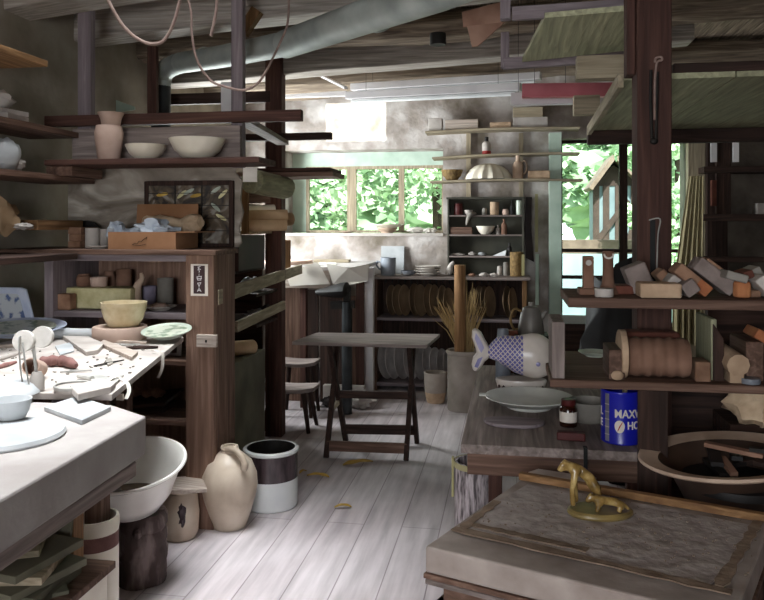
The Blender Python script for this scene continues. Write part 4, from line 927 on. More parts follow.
S('back_sheet',G().box((XL+.02,5.5,0),(at(262,300,y=5.5).x,5.53,at(255,240,y=5.5).z)),'dark_x','dark boarding closing the back of the rack','panel')
# ================================================================ WORK BENCH UNDER THE WINDOW
BH=1.16
e0=at(366,258,h=BH); by0=6.05; bx1=at(362,265,y=6.3).x
bb=T('window_bench','long white-topped bench below the small window','bench',(bx1-.4,6.5,0))
A('bench_top',G().box((XL+.02,by0,BH-.03),(bx1,7.12,BH)),'slab_plaster',bb,.004)
A('apron',pbox(268,268,330,288,by0-.012,.02,zt=BH-.031),'pale_x',bb,.002)
A('leg',pbox(364,262,373,388,6.5,.07,zb=0.0,zt=BH-.031),'white_paint',bb,.004)
A('leg',pbox(300,285,306,395,by0+.02,.06,zb=0.0,zt=BH-.031),'red_z',bb,.004)
g=G(); P=[at(326,263,y=by0-.03),at(333,284,y=by0-.03),at(350,285,y=by0-.05),at(368,281,y=by0-.03),at(369,264,y=by0-.02),at(348,268,y=by0-.06)]
S('paper_sheet',G().prism(P,(0,.004,0)),'paper','large curled white paper sheet hanging at the bench front','paper')
S('paper_sheet',G().prism([at(285,272,y=by0-.03),at(318,262,y=by0-.03),at(330,284,y=by0-.03),at(290,286,y=by0-.03)],(0,.004,0)),'paper','second white paper sheet draped over the bench front','paper')
p=at(287,254,h=BH); S('round_board',G().lathe(PROF['disc'],(at(287,258,y=6.35).x,6.4,BH+.001),.21,.035,36),'pink_clay','round tan clay bat lying on the white bench','bat')
S('flat_board',G().obox((at(331,256,y=6.75).x,6.8,BH+.013),(.32,.2,.022),rz=6),'lath_x','thin pale board lying at the far end of the white bench','board')
S('paper_sheet',G().obox((at(318,258,y=6.4).x,6.42,BH+.006),(.3,.3,.004),rz=12),'paper','white sheet lying flat on the white bench','paper')
# boards leaning below the bench
sy=6.3
for u0,u1,v0,m,lab in ((281,300,287,'brown_z','wide brown plank standing under the bench beside the rack post'),(307,318,290,'dark_z','narrow brown board standing under the bench behind the stools'),(320,342,292,'dark_z','broad plywood sheet under the bench behind the kick wheel'),(342,356,296,'brown_z','plain board under the bench next to the broad sheet'),(356,364,280,'red_z','reddish board standing at the end of the bench')):
    a=at(u0,350,y=sy); b=at(u1,350,y=sy); S('leaning_board',G().box((a.x,sy,0.001),(b.x,sy+.025,min(at(u0,v0,y=sy).z,BH-.035))),m,lab,'board',bevel=.003)
# kick wheel: post and saddle
kx=at(347,340,y=5.95).x
kw=T('kick_wheel_seat','dark saddle seat on a grey pipe post in front of the bench','seat',(kx,5.95,0))
A('pipe_post',G().tube([(kx,5.95,0),(kx,5.95,at(347,302,y=5.95).z)],.042,16),'stove_black',kw)
s0=at(316,290,y=5.95); s1=at(349,287,y=5.95)
rings=[]
for t_,w_,hh in ((0,.03,.02),(.2,.06,.035),(.5,.09,.05),(.75,.13,.06),(.92,.14,.06),(1,.09,.03)):
    p=s0.lerp(s1,t_)+Vector((.0,0,-.02)); rings.append([p+Vector((0,w_*math.cos(q),hh*math.sin(q))) for q in [2*math.pi*i/14 for i in range(14)]])
A('saddle',G().loft(rings),'black',kw); zz=at(347,303,y=5.95).z
A('bracket',G().beam((kx-.13,5.95,zz-.02),(kx+.06,5.95,zz-.01),.05,.06).beam((kx,5.95,zz),(kx,5.95,s1.z-.04),.05,.05),'iron',kw)
# stools
def stool(u0,u1,v,hh,yc,dep,lab,foot):
    a=at(u0,v,y=yc).x; b=at(u1,v,y=yc).x; cx_=(a+b)/2; w=(b-a)
    t=T('wooden_stool',lab,'stool',(cx_,yc,0),)
    g=G(); n=10; rings=[]
    for i in range(n+1):
        s_=i/n-.5; z=hh-.03+.06*s_*s_; ee=dep/2*(1-.35*(2*abs(s_))**4); xx=cx_+w*s_
        rings.append([Vector((xx,yc-ee,z)),Vector((xx,yc+ee,z)),Vector((xx,yc+ee,z+.028)),Vector((xx,yc-ee,z+.028))])
    A('seat',g.loft(rings,smooth=False),'grey_x',t,.004)
    for sx in (-1,1):
        for sy_ in (-1,1):
            A('leg',G().tube([(cx_+sx*w*.42,yc+sy_*dep*.46,0),(cx_+sx*w*.3,yc+sy_*dep*.3,hh-.025)],[.014,.02],10),'dark_z',t)
    return t
stool(279,318,352,.42,5.88,.26,'taller wooden stool with a saddle seat beside the bench',395)
stool(264,317,386,at(290,386,y=5.45).z,5.45,.26,'low wooden stool beside the red-brown rack post',437)
# clutter on the floor under the bench
for u,v,lab,m,rr_ in ((362,370,'pale bundle on the floor under the bench end','dusty',.08),(330,388,'small dark lump on the floor under the bench','dark_cloth',.05)):
    p=at(u,v,y=6.2); S('bundle',G().ball((p.x,6.15,rr_*.8),(rr_*1.2,rr_,rr_*.8),rough=.7),m,lab,'bundle')
S('low_box',pbox(323,352,364,392,6.22,.06,zb=.001,zt=.16),'dusty','low pale box on the floor below the bench end','box')
# ================================================================ PLATE RACK AGAINST THE BACK WALL
RY=6.83; RD=.365
rx0=at(373.5,330,y=RY).x; rx1=at(527,330,y=RY).x; rz=at(450,277,y=RY).z
zm=at(450,319,y=RY).z; zl=at(430,384,y=RY).z
pr=T('plate_rack','wide open-fronted wooden rack full of upright plates at the back wall','rack',((rx0+rx1)/2,RY,0))
A('top_board',G().box((rx0-.02,RY-.02,rz-.025),(rx1+.03,RY+RD,rz)),'grey_x',pr,.003)
A('side_panel',G().box((rx0,RY,0),(rx0+.03,RY+RD,rz-.026)),'brown_z',pr,.003)
A('side_panel',G().box((rx1-.04,RY,0),(rx1,RY+RD,rz-.026)),'warm_z',pr,.003)
A('shelf',G().box((rx0+.031,RY,zm-.025),(rx1-.041,RY+RD,zm)),'mauve_x',pr,.003)
A('shelf',G().box((rx0+.031,RY,zl-.03),(rx1-.041,RY+RD,zl)),'mauve_x',pr,.003)
A('back_panel',G().box((rx0+.031,RY+RD-.02,zl),(rx1-.041,RY+RD,rz-.026)),'dark_z',pr)
for i in range(20):
    xx=rx0+.1+i*.058; A('peg',G().tube([(xx,RY+.1,rz-.026),(xx,RY+.1,rz-.07)],.006,6),'black',pr)
# plates standing on edge, face turned a little to the aisle
def standing(u,r,zb,m,lab,group,yaw,dy=.0,lean=0):
    x=at(u,330,y=RY+.14).x
    M=Euler((0,R(90+lean),R(yaw)),'XYZ').to_matrix()
    return S('dinner_plate' if r<.13 else 'platter',G().lathe(PROF['plate'],(x,RY+.16+dy,zb+r+.001),r,.028,32,M=M),m,lab,'plate',group)
ups=[(389,.118),(396,.12),(402,.12),(412,.125),(418,.122),(427,.125),(432,.122),(440,.12),(446,.11),(477,.12),(482,.12),(487,.118),(505,.12),(510,.115)]
nm=['first','second','third','fourth','fifth','sixth','seventh','eighth','ninth','tenth','eleventh','twelfth','thirteenth','last']
for i,(u,r) in enumerate(ups): standing(u,r*1.2,zm,'brown_plate','%s brown plate standing on the upper rack shelf, counted from the window bench side'%nm[i],'brown plates on the upper rack shelf',-13-(i*5)%7,0,-5)
los=[(380,.168),(387,.165),(396,.168),(405,.165),(414,.16),(423,.155),(430,.15),(437,.145),(443,.14),(449,.135)]
for i,(u,r) in enumerate(los): standing(u+3,r,zl,'platter','%s pale grey platter standing on the lower rack shelf, counted from the window bench side'%(nm[i] if i<9 else 'last'),'pale platters on the lower rack shelf',-17,.005,-9)
# on top of the rack
YT=RY+.12
jg=T('dark_pitcher','dark grey pitcher with a small handle at the end of the plate rack top','pitcher',(at(388,270,y=YT).x,YT,rz+.001))
ves('pitcher_body','cup',380.5,396,257.5,YT,rz+.001,'grey_glaze','','',parent=jg)
hx=at(380.5,262,y=YT).x; handle((hx,YT,rz+.12),(hx+.01,YT,rz+.06),(-.04,0,0),.008,jg,'grey_glaze')
z_=rz+.001
for i in range(4): S('small_plate',G().lathe(PROF['plate'],(at(428,272,y=YT).x+(.008,-.006,.004,0)[i],YT,z_+i*.022),.118,.024,30),'bisque',('bottom','second','third','top')[i]+' plate of the low stack on the plate rack top','plate','stack of small plates on the plate rack')
S('dish',G().lathe(PROF['bowl'],(at(408,270,y=YT).x,YT+.02,z_),.075,.045,26),'grey_glaze','small dark dish beside the low stack of plates','dish')
S('flat_dish',G().lathe(PROF['plate'],(at(402,272,y=YT).x,YT-.05,z_),.07,.012,26),'bisque','thin saucer lying before the small dark dish','saucer')
# small white figurine of a bird-like form
p=at(449,276,y=YT); g=G().tube(smoothpath([(p.x-.03,YT,z_+.02),(p.x,YT,z_+.04),(p.x+.015,YT,z_+.09),(p.x+.045,YT,z_+.13)],5),[.012,.018,.024,.028,.032,.034,.034,.03,.028,.026,.024,.022,.02,.018,.014,.01],12)
S('clay_bird',g,'bisque','small pale bird-shaped clay figure on the plate rack top','figure')
S('glass_sheet',G().obox((at(392,255,y=7.12).x,7.15,rz+.13),(at(404,255,y=7.12).x-at(381,255,y=7.12).x,.008,.27),rx=-8),'tile_plaster','pale bluish sheet leaning against the wall behind the dark pitcher','sheet')
for u,lab,m,r in ((462,'dark lump of clay before the wall cupboard','black',.03),(472,'brown clay lump before the wall cupboard','brown_clay',.025),(484,'pale clay scrap before the wall cupboard','bisque',.03),(494,'flat pale scrap beside the wicker basket','dusty',.028)):
    p=at(u,275,y=RY+.08); S('clay_scrap',G().ball((p.x,RY+.08,z_+r*.6),(r*1.3,r,r*.6),rough=.5),m,lab,'scrap')
# open wall cupboard above the rack
GY=7.05
x0=at(447.5,230,y=GY).x; x1=at(524,230,y=GY).x; z1=at(485,199,y=GY).z; z0=rz+.001
wc=T('wall_cupboard','dark olive open cupboard of small jars standing on the plate rack','cupboard',((x0+x1)/2,GY+.07,z0))
A('side_panel',G().box((x0,GY,z0),(x0+.015,GY+.14,z1)),'olive_shelf',wc); A('side_panel',G().box((x1-.015,GY,z0),(x1,GY+.14,z1)),'olive_shelf',wc)
A('top_board',G().box((x0-.01,GY-.005,z1),(x1+.01,GY+.14,z1+.018)),'olive_shelf',wc)
A('back_panel',G().box((x0+.015,GY+.13,z0),(x1-.015,GY+.14,z1)),'olive_shelf',wc)
SZ=[at(485,v,y=GY).z for v in (215,234.5,256)]
for z in SZ: A('shelf',G().box((x0+.015,GY,z-.014),(x1-.015,GY+.13,z)),'grey_x',wc)
YY=GY+.06
def cj(name,kind,u0,u1,v,row,m,lab,cat): return ves(name,kind,u0,u1,v,YY,(SZ+[z0-.001])[row]+.001,m,lab,cat,seg=20)
cj('glass_jar','lidded',454,463,203,0,'maroon','dark red jar on the top shelf of the olive cupboard','jar')
cj('clay_bowl','bowl',464,473,210,0,'bisque','small pale bowl on the top shelf of the olive cupboard','bowl')
cj('small_jar','jar',482,487,208,0,'stone_grey','tiny grey jar on the top shelf of the olive cupboard','jar')
cj('tan_cup','cyl',490,499,202,0,'brick_tan','tan cylinder cup on the top shelf of the olive cupboard','cup')
cj('small_pot','jar',502,509,209,0,'pink_clay','small pinkish pot on the top shelf of the olive cupboard','pot')
cj('dark_bottle','bottle',510,514,200,0,'black','dark bottle on the top shelf of the olive cupboard','bottle')
cj('glass_jar','lidded',516,522.5,200,0,'celadon','pale green jar at the end of the top cupboard shelf','jar')
cj('white_bowl','bowl',476,495,226,1,'cream_glaze','cream footed bowl on the second shelf of the olive cupboard','bowl')
cj('small_bottle','bottle',496,500,225,1,'bisque','pale little bottle beside the cream footed bowl','bottle')
cj('brown_bottle','bottle',501,507,219,1,'brown_clay','brown bottle on the second shelf of the olive cupboard','bottle')
cj('dark_bottle','bottle',507,512,243,2,'black','black bottle on the third shelf of the olive cupboard','bottle')
S('wooden_box',pbox(450,227,472,234,GY+.01,.1,zb=SZ[1]+.001),'brown_x','low wooden box on the second shelf of the olive cupboard','box',bevel=.003)
a=at(471,213,y=GY-.005); S('cloth_scrap',G().tube(smoothpath([at(476,213.6,y=GY+.02),at(471,214,y=GY-.006),at(468,219,y=GY-.012),at(466.5,225,y=GY-.012)],5),[.008,.012,.016,.018,.02,.022,.022,.022,.022,.02,.018,.016,.014,.012,.01,.006],10),'stone_grey','grey rag hanging over the edge of the top cupboard shelf','rag')
for u0,u1,hh,m,lab in ((451,464,.014,'bisque','thin pale slab on the third shelf of the olive cupboard'),(468,476,.02,'dusty','small white scrap on the third shelf of the olive cupboard'),(478,486,.018,'tile_plaster','white folded scrap in the middle of the third cupboard shelf')):
    a=at(u0,255,y=YY).x; b=at(u1,255,y=YY).x; S('pale_scrap',G().ball(((a+b)/2,YY,SZ[2]+hh*.9),((b-a)/2,.03,hh*.8),rough=.4),m,lab,'scrap')
a=at(493,255,y=YY).x; S('white_scoop',G().prism([(a,YY-.03,SZ[2]+.001),(a+.11,YY-.03,SZ[2]+.001),(a+.12,YY-.03,SZ[2]+.055),(a+.04,YY-.03,SZ[2]+.02)],(0,.06,0)),'white_glaze','white wedge-shaped scoop on the third cupboard shelf','scoop')
bk=T('wicker_basket','small upright wicker basket with a yellow handle in the olive cupboard','basket',(at(516,270,y=YY-.09).x,YY-.09,z0))
ves('basket_body','cyl',510,523,252,YY-.09,z0,'wicker','','',parent=bk); A('handle',G().box((at(521.5,260,y=YY-.13).x,YY-.15,z0+.01),(at(524.5,260,y=YY-.13).x,YY-.142,z0+.2)),'yellow_tape',bk)
cj('glass_jar','lidded',503,509,262,3,'stone_grey','greyish jar on the plate rack under the third cupboard shelf','jar')
cj('glass_jar','lidded',497,502,266,3,'bisque','short pale jar on the plate rack inside the olive cupboard','jar')
# hanging straps and sticks by the cupboard
S('hanging_leather',G().prism([at(526,197,y=7.12),at(532,197,y=7.12),at(531,225,y=7.12),at(534,262,y=7.12),at(526,258,y=7.12),at(524.5,228,y=7.12)],(0,.03,0)),'dark_cloth','long dark leather strap hanging beside the olive cupboard','strap')
S('hanging_stick',pbox(535,194,538,252,7.15,.02),'yellow_tape','thin yellow stick hanging beside the dark strap','stick')
S('hanging_stick',pbox(535.5,254,539,305,7.1,.02),'green_white','thin pale green stick below the yellow stick','stick')
# ---- three narrow wall shelves
HY3=6.98
def nshelf(pts,lab,t=.018,up=()):
    a=at(pts[0][0],pts[0][1],y=HY3); b=at(pts[1][0],pts[1][1],y=HY3); m=(a+b)/2
    g=G(); n=10; rings=[]
    for i in range(n+1):
        p=a.lerp(b,i/n); k=.012*math.sin(math.pi*i/n)
        rings.append([Vector((p.x,HY3,p.z+k-t)),Vector((p.x,YB-.002,p.z+k-t)),Vector((p.x,YB-.002,p.z+k)),Vector((p.x,HY3,p.z+k))])
    return S('narrow_shelf',g.loft(rings,smooth=False),'lath_x',lab,'shelf',bevel=.002),a,b
s1,a1,b1=nshelf(((425,131),(580,126.5)),'highest of the three narrow wall shelves above the olive cupboard')
s2,a2,b2=nshelf(((432,157),(580,152)),'middle one of the three narrow wall shelves above the olive cupboard')
s3,a3,b3=nshelf(((430,181),(583,179)),'lowest of the three narrow wall shelves above the olive cupboard')
def hz(a,b,u):
    t_=(at(u,150,y=HY3).x-a.x)/(b.x-a.x); return a.z+(b.z-a.z)*t_+.012*math.sin(math.pi*max(0,min(1,t_)))+.001
for u,lab in ((468.5,'wooden upright carrying the narrow wall shelves, nearer the window'),(521,'wooden upright carrying the narrow wall shelves, nearer the door')):
    S('shelf_upright',G().box((at(u-2.2,160,y=7.16).x,7.16,at(u,198,y=7.16).z),(at(u+2.2,160,y=7.16).x,YB-.001,at(u,133,y=7.16).z)),'lath_z',lab,'upright')
def blk(u0,u1,v,a,b,m,lab,cat='block',d=.1,dz=0,y0=None):
    y0=y0 or HY3+.03; x_0=at(u0,v,y=y0).x; x_1=at(u1,v,y=y0).x; z=max(hz(a,b,u0),hz(a,b,u1))+dz; 
    S('shelf_block',G().box((x_0,y0,z),(x_1,y0+d,at((u0+u1)/2,v,y=y0).z)),m,lab,cat,bevel=.004); return at((u0+u1)/2,v,y=y0).z
blk(428.5,442,118,a1,b1,'dusty','pale square block at the window end of the highest narrow shelf')
blk(445,478,119.5,a1,b1,'pale_x','long low buff block on the highest narrow shelf')
blk(490,511,122,a1,b1,'brick_tan','thin buff slab on the highest narrow shelf')
z=blk(513,548,117,a1,b1,'dusty','lower pale box of the two stacked on the highest narrow shelf','box')
S('shelf_block',G().box((at(513,110,y=HY3+.03).x,HY3+.03,z+.001),(at(543,110,y=HY3+.03).x,HY3+.13,at(528,107,y=HY3+.03).z)),'lath_x','upper box of the two stacked on the highest narrow shelf','box',bevel=.004)
yb=HY3+.08
zz=hz(a2,b2,487)
bo=T('glass_bottle','clear little bottle with red contents and dark cap on the middle narrow shelf','bottle',(at(486.5,150,y=yb).x,yb,zz))
bx_=at(486.5,150,y=yb).x; hh=at(486,137,y=yb).z-zz
A('bottle_body',G().lathe([(0,0),(.95,0),(1,.03),(1,.2),(1,.58),(.85,.68),(.4,.76),(0,.76)],(bx_,yb,zz),.04,hh,22,mf=lambda a,b:1 if b[1]<=.2 else 0),['bisque','logo_red'],bo); A('cap',G().lathe(PROF['disc'],(bx_,yb,zz+hh*.76),.018,hh*.24,16),'black',bo)
zz=hz(a3,b3,488)
fb=at(488,180,y=yb); rr_=abs(at(511,180,y=yb).x-at(465,180,y=yb).x)/2
S('fluted_bowl',G().lathe([(1,0),(1,.08),(.93,.3),(.78,.6),(.55,.85),(.3,.97),(0,1)],(fb.x,yb+.02,zz),min(rr_,.18)+.03,at(488,163.5,y=yb).z-zz,56,flute=.05),'cream_glaze','large upturned fluted pale bowl on the lowest narrow shelf','bowl')
ves('wire_basket','bowl',441,463,170,yb,hz(a3,b3,452),'wicker','small brown basket of odds and ends at the window end of the lowest narrow shelf','basket')
jg=T('flask','squarish stoneware flask with short neck on the lowest narrow shelf','flask',(at(518,170,y=yb).x,yb,hz(a3,b3,518)))
zz=hz(a3,b3,518); ves('flask_body','bottle',512.5,523,155,yb,zz,'buff_clay','','',parent=jg,seg=20)
hx=at(523,168,y=yb).x; handle((hx-.02,yb,zz+.15),(hx-.01,yb,zz+.05),(.05,0,0),.008,jg,'buff_clay')
blk(528,550,170.5,a3,b3,'brick_tan','flat buff box at the door end of the lowest narrow shelf','box')
# on the window sill
zs=wz0+.009
for i in range(2): S('sill_plate',G().lathe(PROF['plate'],(at(387,228,y=7.35).x+.01*i,7.36,zs+i*.042),(.105,.15)[i],(.045,.04)[i],32),'buff_clay' if i==0 else 'cream_glaze',('lower brown dish of the pair on the window sill','upper wide pale plate of the pair on the window sill')[i],'plate')
S('sill_dish',G().lathe(PROF['plate'],(at(347,230,y=7.35).x,7.34,zs),.08,.014,24),'buff_clay','thin flat dish lying alone on the window sill','dish')
g=G().ball((at(420,229,y=7.35).x-.03,7.36,zs+.028),(.09,.06,.028),rough=.5).ball((at(430,229,y=7.35).x,7.33,zs+.024),(.06,.05,.024),rough=.6)
S('wrapped_bundle',g,'paper','flat white wrapped bundle at the end of the window sill','bundle')
# ================================================================ STANDING THINGS BY THE PLATE RACK
b=at(463.5,413,h=0); vy=b.y+.12; r_=abs(at(480,380,y=vy).x-at(447,380,y=vy).x)/2; vx=at(463.5,380,y=vy).x; vz=at(463,350,y=vy).z
S('tall_vase',G().lathe([(0,0),(.95,0),(.98,.02),(.98,.93),(1.06,.95),(1.06,.985),(1,1),(.86,1),(.85,.1),(0,.05)],(vx,vy,.001),r_,vz,36),'vase_stone','tall grey cylindrical stoneware vase holding a wooden pole and dry grass','vase')
zt=at(460,265,y=vy).z
S('wooden_pole',G().tube([(at(460,345,y=vy).x,vy,.06),(at(460,265,y=vy).x,vy,zt)],.046,20),'warm_z','thick round tan wooden pole standing in the tall grey vase','pole')
rr=random.Random(5); g=G()
for i in range(45):
    fan=rr.uniform(-1,1); p0=Vector((vx+rr.uniform(-.03,.06),vy+.04+rr.uniform(0,.05),.3)); 
    up=rr.uniform(.62,.8); e=Vector((vx+.03+fan*.16,vy+.05+rr.uniform(-.03,.05),vz+up*.75*(1-.35*abs(fan)))); m=p0.lerp(e,.55)+Vector((-fan*.03,0,.03))
    g.tube([p0,m,e],[.003,.004,.0012],4)
for i in range(26):
    p0=Vector((vx-.03,vy+.09,vz-.05)); e=Vector((vx-.2+rr.uniform(-.06,.06),vy+.08,vz+rr.uniform(.22,.42))); g.tube([p0,p0.lerp(e,.5)+Vector((0,0,.05)),e],[.003,.004,.0012],4)
o=S('dry_grass',g,'grass_dry','spray of dry golden grass fanned out behind the wooden pole','grass bunch',kind='stuff')
b=at(435.5,405,h=0); vy2=b.y+.1; 
S('stoneware_crock',G().lathe([(0,0),(.72,0),(.78,.05),(.92,.35),(1,.75),(.98,.9),(1.03,.95),(1,1),(.88,1),(.86,.8),(.7,.1),(0,.06)],(at(435.5,390,y=vy2).x,vy2,.001),abs(at(447,390,y=vy2).x-at(424,390,y=vy2).x)/2,at(435,372,y=vy2).z,32,mf=lambda a,b:1 if b[1]<=.36 and a[0]>.7 and b[1]>a[1] else 0),['vase_stone','brick_tan'],'small grey crock with a mustard foot beside the tall grey vase','crock')
# drape hanging by the door
D=6.95; g=G(); n=28; ringsA=[]; 
zt_=at(690,176,y=D).z; zb_=at(690,345,y=D).z
rings=[]
for j in range(12):
    t_=j/11; z=zt_+(zb_-zt_)*t_; wl=at(694-16*min(1,t_*1.5)-5,200,y=D).x; wr=at(704,200,y=D).x
    fr=[Vector((wl+(wr-wl)*i/n, D+.02*math.sin(i*1.15+.8*t_)*(0.4+t_), z)) for i in range(n+1)]
    bk_=[Vector((p.x,p.y+.008,p.z)) for p in reversed(fr)]; rings.append(fr+bk_)
S('hanging_drape',g.loft(rings),'canvas','drab canvas drape hanging in folds beside the door','drape')
S('dark_jar_shelf',pbox(700,257,764,262,6.9,.2),'dark_x','dark plank shelf on the shadowed stone beside the door','shelf')
for u0,u1,v0,v1,m,lab in ((712,720,180,206,'brick_red','dull red block on the dark wall beside the door'),(757,768,203,216,'dusty','pale scrap on the shadowed stone wall above the heaped bricks'),):
    S('wall_block',pbox(u0,v0,u1,v1,7.0,.12),m,lab,'block',bevel=.004)
S('dark_ledge',pbox(704,214,790,221,6.9,.28),'dark_x','dark ledge crossing the shadowed stone wall','ledge')
S('dark_ledge',pbox(704,166,790,172,6.9,.28),'dark_x','upper dark ledge crossing the shadowed stone wall','ledge')
for u,lab in ((711,'white enamel hook plate between the dark posts, nearer the door'),(733,'white enamel hook plate between the dark posts, farther from the door')):
    S('hook_plate',pbox(u,138,u+6,162,6.98,.02),'white_paint',lab,'plate')
S('dark_post',pbox(717,120,731,214,6.99,.1),'dark_z','blackened post standing between the two white hook plates','post')
# ================================================================ RED POST, LOFT BOARDS
PYF=2.72
S('support_post',G().box((at(637,200,y=PYF).x,PYF,0),(at(672,200,y=PYF).x,PYF+.115,HC-.01)),'red_z','thick dark red-brown square post in front of the glazed door','post',bevel=.004)
S('post_cleat',G().box((at(628,40,y=PYF).x,PYF+.03,at(630,73,y=PYF).z),(at(636.8,40,y=PYF).x,PYF+.1,HC-.01)),'red_z','short upright cleat fixed along the upper side of the red post','cleat',bevel=.003)
nl=T('hanging_tongs','dark iron tongs hanging from a bent hook on the red post','tongs',tuple(at(654,142,y=PYF-.02)))
yq=PYF-.012
A('arm',G().tube([at(651,70,y=yq),at(650.5,100,y=yq),at(652,138,y=yq)],.0055,8),'iron',nl)
A('arm',G().tube([at(657.5,72,y=yq),at(657,100,y=yq),at(656,139,y=yq)],.0055,8),'iron',nl)
A('hook',G().tube(smoothpath([at(655,62,y=yq+.012),at(656,58,y=yq),at(661,57,y=yq-.01),at(662,60,y=yq-.01),at(657,63,y=yq-.006),at(655,80,y=yq-.006),at(654.5,120,y=yq-.006)],5),.004,8),'rope',nl)
A('jaw',G().ball(at(654,141,y=yq),(.014,.008,.012)),'iron',nl)
S('wire_hook',G().tube(smoothpath([at(649,220,y=PYF-.008),at(660,219,y=PYF-.01),at(658,235,y=PYF-.008),at(657,260,y=PYF-.008),at(656.5,285,y=PYF-.008)],5),.0025,6),'tool_grey','thin bent wire hanging low on the red post','wire')
S('slot_strip',G().box((at(650,250,y=PYF).x,PYF-.006,at(653,290,y=PYF).z),(at(655,250,y=PYF).x,PYF-.0005,at(653,220,y=PYF).z)),'black','narrow black strip low on the red post','strip')
# loft boards whose undersides face the aisle
LH=2.02
a=at(626,78,h=LH); b=at(591,131,h=LH); lx=min(a.x,b.x)
lx0=(a.x+b.x)/2
g0=PYF+.13
poly=lambda x0,x1: [(x0 if x0!=lx0 else a.x,g0,LH),(x1,g0,LH),(x1,b.y,LH),(x0 if x0!=lx0 else b.x,b.y,LH)]
xm=at(700,100,h=LH).x
S('loft_board',G().prism(poly(lx0,xm),(0,0,.02)),'loft_y','loft board with green door light in its colour, overhead beside the red post','board')
S('loft_board',G().prism(poly(xm+.006,XR-.01),(0,0,.02)),'loft_y','loft board with green door light in its colour, overhead in the dark corner','board')
S('loft_beam',G().box((at(673,70,y=g0).x,g0-.005,LH+.021),(XR-.01,g0+.06,at(720,62,y=g0).z)),'dark_x','dark front beam lying along the edge of the loft boards','beam',bevel=.005)
S('loft_beam',G().box((b.x-.02,b.y-.03,LH-.075),(XR-.01,b.y+.03,LH-.001)),'dark_x','dark batten under the far edge of the loft boards','batten',bevel=.004)
S('loft_edge',G().beam(Vector((a.x-.012,g0,LH-.0)),Vector((b.x-.012,b.y,LH)),.02,.05),'lath_y','pale edging strip along the open side of the loft boards','strip')
# second, higher shelf of boards over the aisle
H2=2.27
p=[at(545,18,h=H2),at(636,10,h=H2),at(632,50,h=H2),at(522,62,h=H2)]
S('high_board',G().prism([p[0],p[1],p[2],p[3]],(0,0,.02)),'loft_y','board panel with green door light in its colour, overhead on the left of the red post'.replace(' on the left of',' beyond the cloth scraps near'),'board')
def bar(u0,v0,u1,v1,Z0,Z1,w_,t,m,name,lab,cat='board'): return S(name,G().beam(at(u0,v0,Z=Z0),at(u1,v1,Z=Z1),w_,t),m,lab,cat,bevel=.003)
bar(512,14,634,6,2.9,2.8,.03,.05,'mauve_x','hanging_rail','mauve rail at the near edge of the high board panel','rail')
bar(503,64,634,55,3.65,3.6,.03,.055,'mauve_x','hanging_rail','mauve rail at the far edge of the high board panel','rail')
bar(505.5,-4,505.5,20,2.95,2.95,.04,.045,'mauve_z','hanging_post','short mauve hanger with screws at the near rail','post')
bar(505,33,505,68,3.7,3.7,.04,.05,'mauve_z','hanging_post','short mauve hanger carrying the far rail','post')
S('cloth_scrap',G().prism([at(462,12,Z=3.5),at(500,2,Z=3.5),at(502,22,Z=3.5),at(495,24,Z=3.5),at(463,27,Z=3.5)],(0,.012,0)),'salmon_cloth','tan paper flap tucked under the beams overhead','flap')
S('cloth_scrap',G().prism([at(467,26,Z=3.45),at(505,22,Z=3.45),at(478,46,Z=3.45),at(472,47,Z=3.45)],(0,.012,0)),'salmon_cloth','pinkish tan pointed flap hanging below the beams overhead','flap')
S('ceiling_fixture',G().lathe(PROF['disc'],tuple(at(438,45,Z=4.7)),.05,.07,24).lathe(PROF['disc'],tuple(at(438,44,Z=4.7)-Vector((0,0,.006))),.035,.014,20),'black','small round dark fixture on the underside of the hewn beam','fixture')
# fluorescent fixtures and bars
def chan(u0,v0,u1,v1,Z0,Z1,w_,t,lab,m='white_paint',name='light_channel',cat='light fixture'):
    p=at(u0,v0,Z=Z0); q=at(u1,v1,Z=Z1)
    if name!='painted_bar': return S(name,G().beam(p,q,w_,t),m,lab,cat,bevel=.004)
    o=T(name,lab,cat,tuple(p)); A('bar',G().beam(p,q,w_,t),m,o,.004); hang(p,q,o); return o
def hang(p,q,o):
    for f_ in (.12,.88):
        k=p.lerp(q,f_); A('wire',G().tube([k+Vector((0,0,.02)),Vector((k.x,k.y,HC-.001))],.0015,6),'iron',o)
for (c_,lab) in (((352,87.5,541,76,6.2,5.6,.06,.085),'upper white fluorescent fixture under the mossy joist'),((347,96,521,87,6.05,5.45,.06,.08),'lower white fluorescent fixture under the mossy joist')):
    p=at(c_[0],c_[1],Z=c_[4]); q=at(c_[2],c_[3],Z=c_[5]); t=T('light_channel',lab,'light fixture',tuple(p))
    hang(p,q,t); hs_=A('housing',G().beam(p,q,.07,.055),'white_paint',t,.004); dd=(q-p)*.03
    A('tube',G().tube([p+dd-Vector((0,0,.045)),q-dd-Vector((0,0,.045))],.017,14),'white_glaze',hs_)
chan(522,91,628,90,4.5,4.4,.06,.08,'dull red painted bar beside the red post overhead','red_paint','painted_bar','bar')
chan(511,99.5,573,98,4.7,4.6,.06,.075,'short white bar under the dull red bar','white_paint','painted_bar','bar')
S('scrap_box',pbox(577,55,627,78,3.4,.08),'lath_x','pale wooden offcut above the dull red bar','offcut')
S('scrap_box',pbox(574,95,600,114,4.3,.08),'lath_x','pale wooden offcut at the end of the short white bar','offcut')
chan(320,75,346,88,5.9,5.6,.03,.02,'thin white lath sloping at the end of the fluorescent fixtures','white_paint','white_lath','lath')
S('white_strip',G().box((at(270,93,y=6.4).x,6.4,at(300,97,y=6.4).z),(at(346,90,y=6.4).x,6.45,at(300,91,y=6.4).z)),'white_paint','white strip under the roof light by the stone wall','board')  # plain white strip below the ceiling
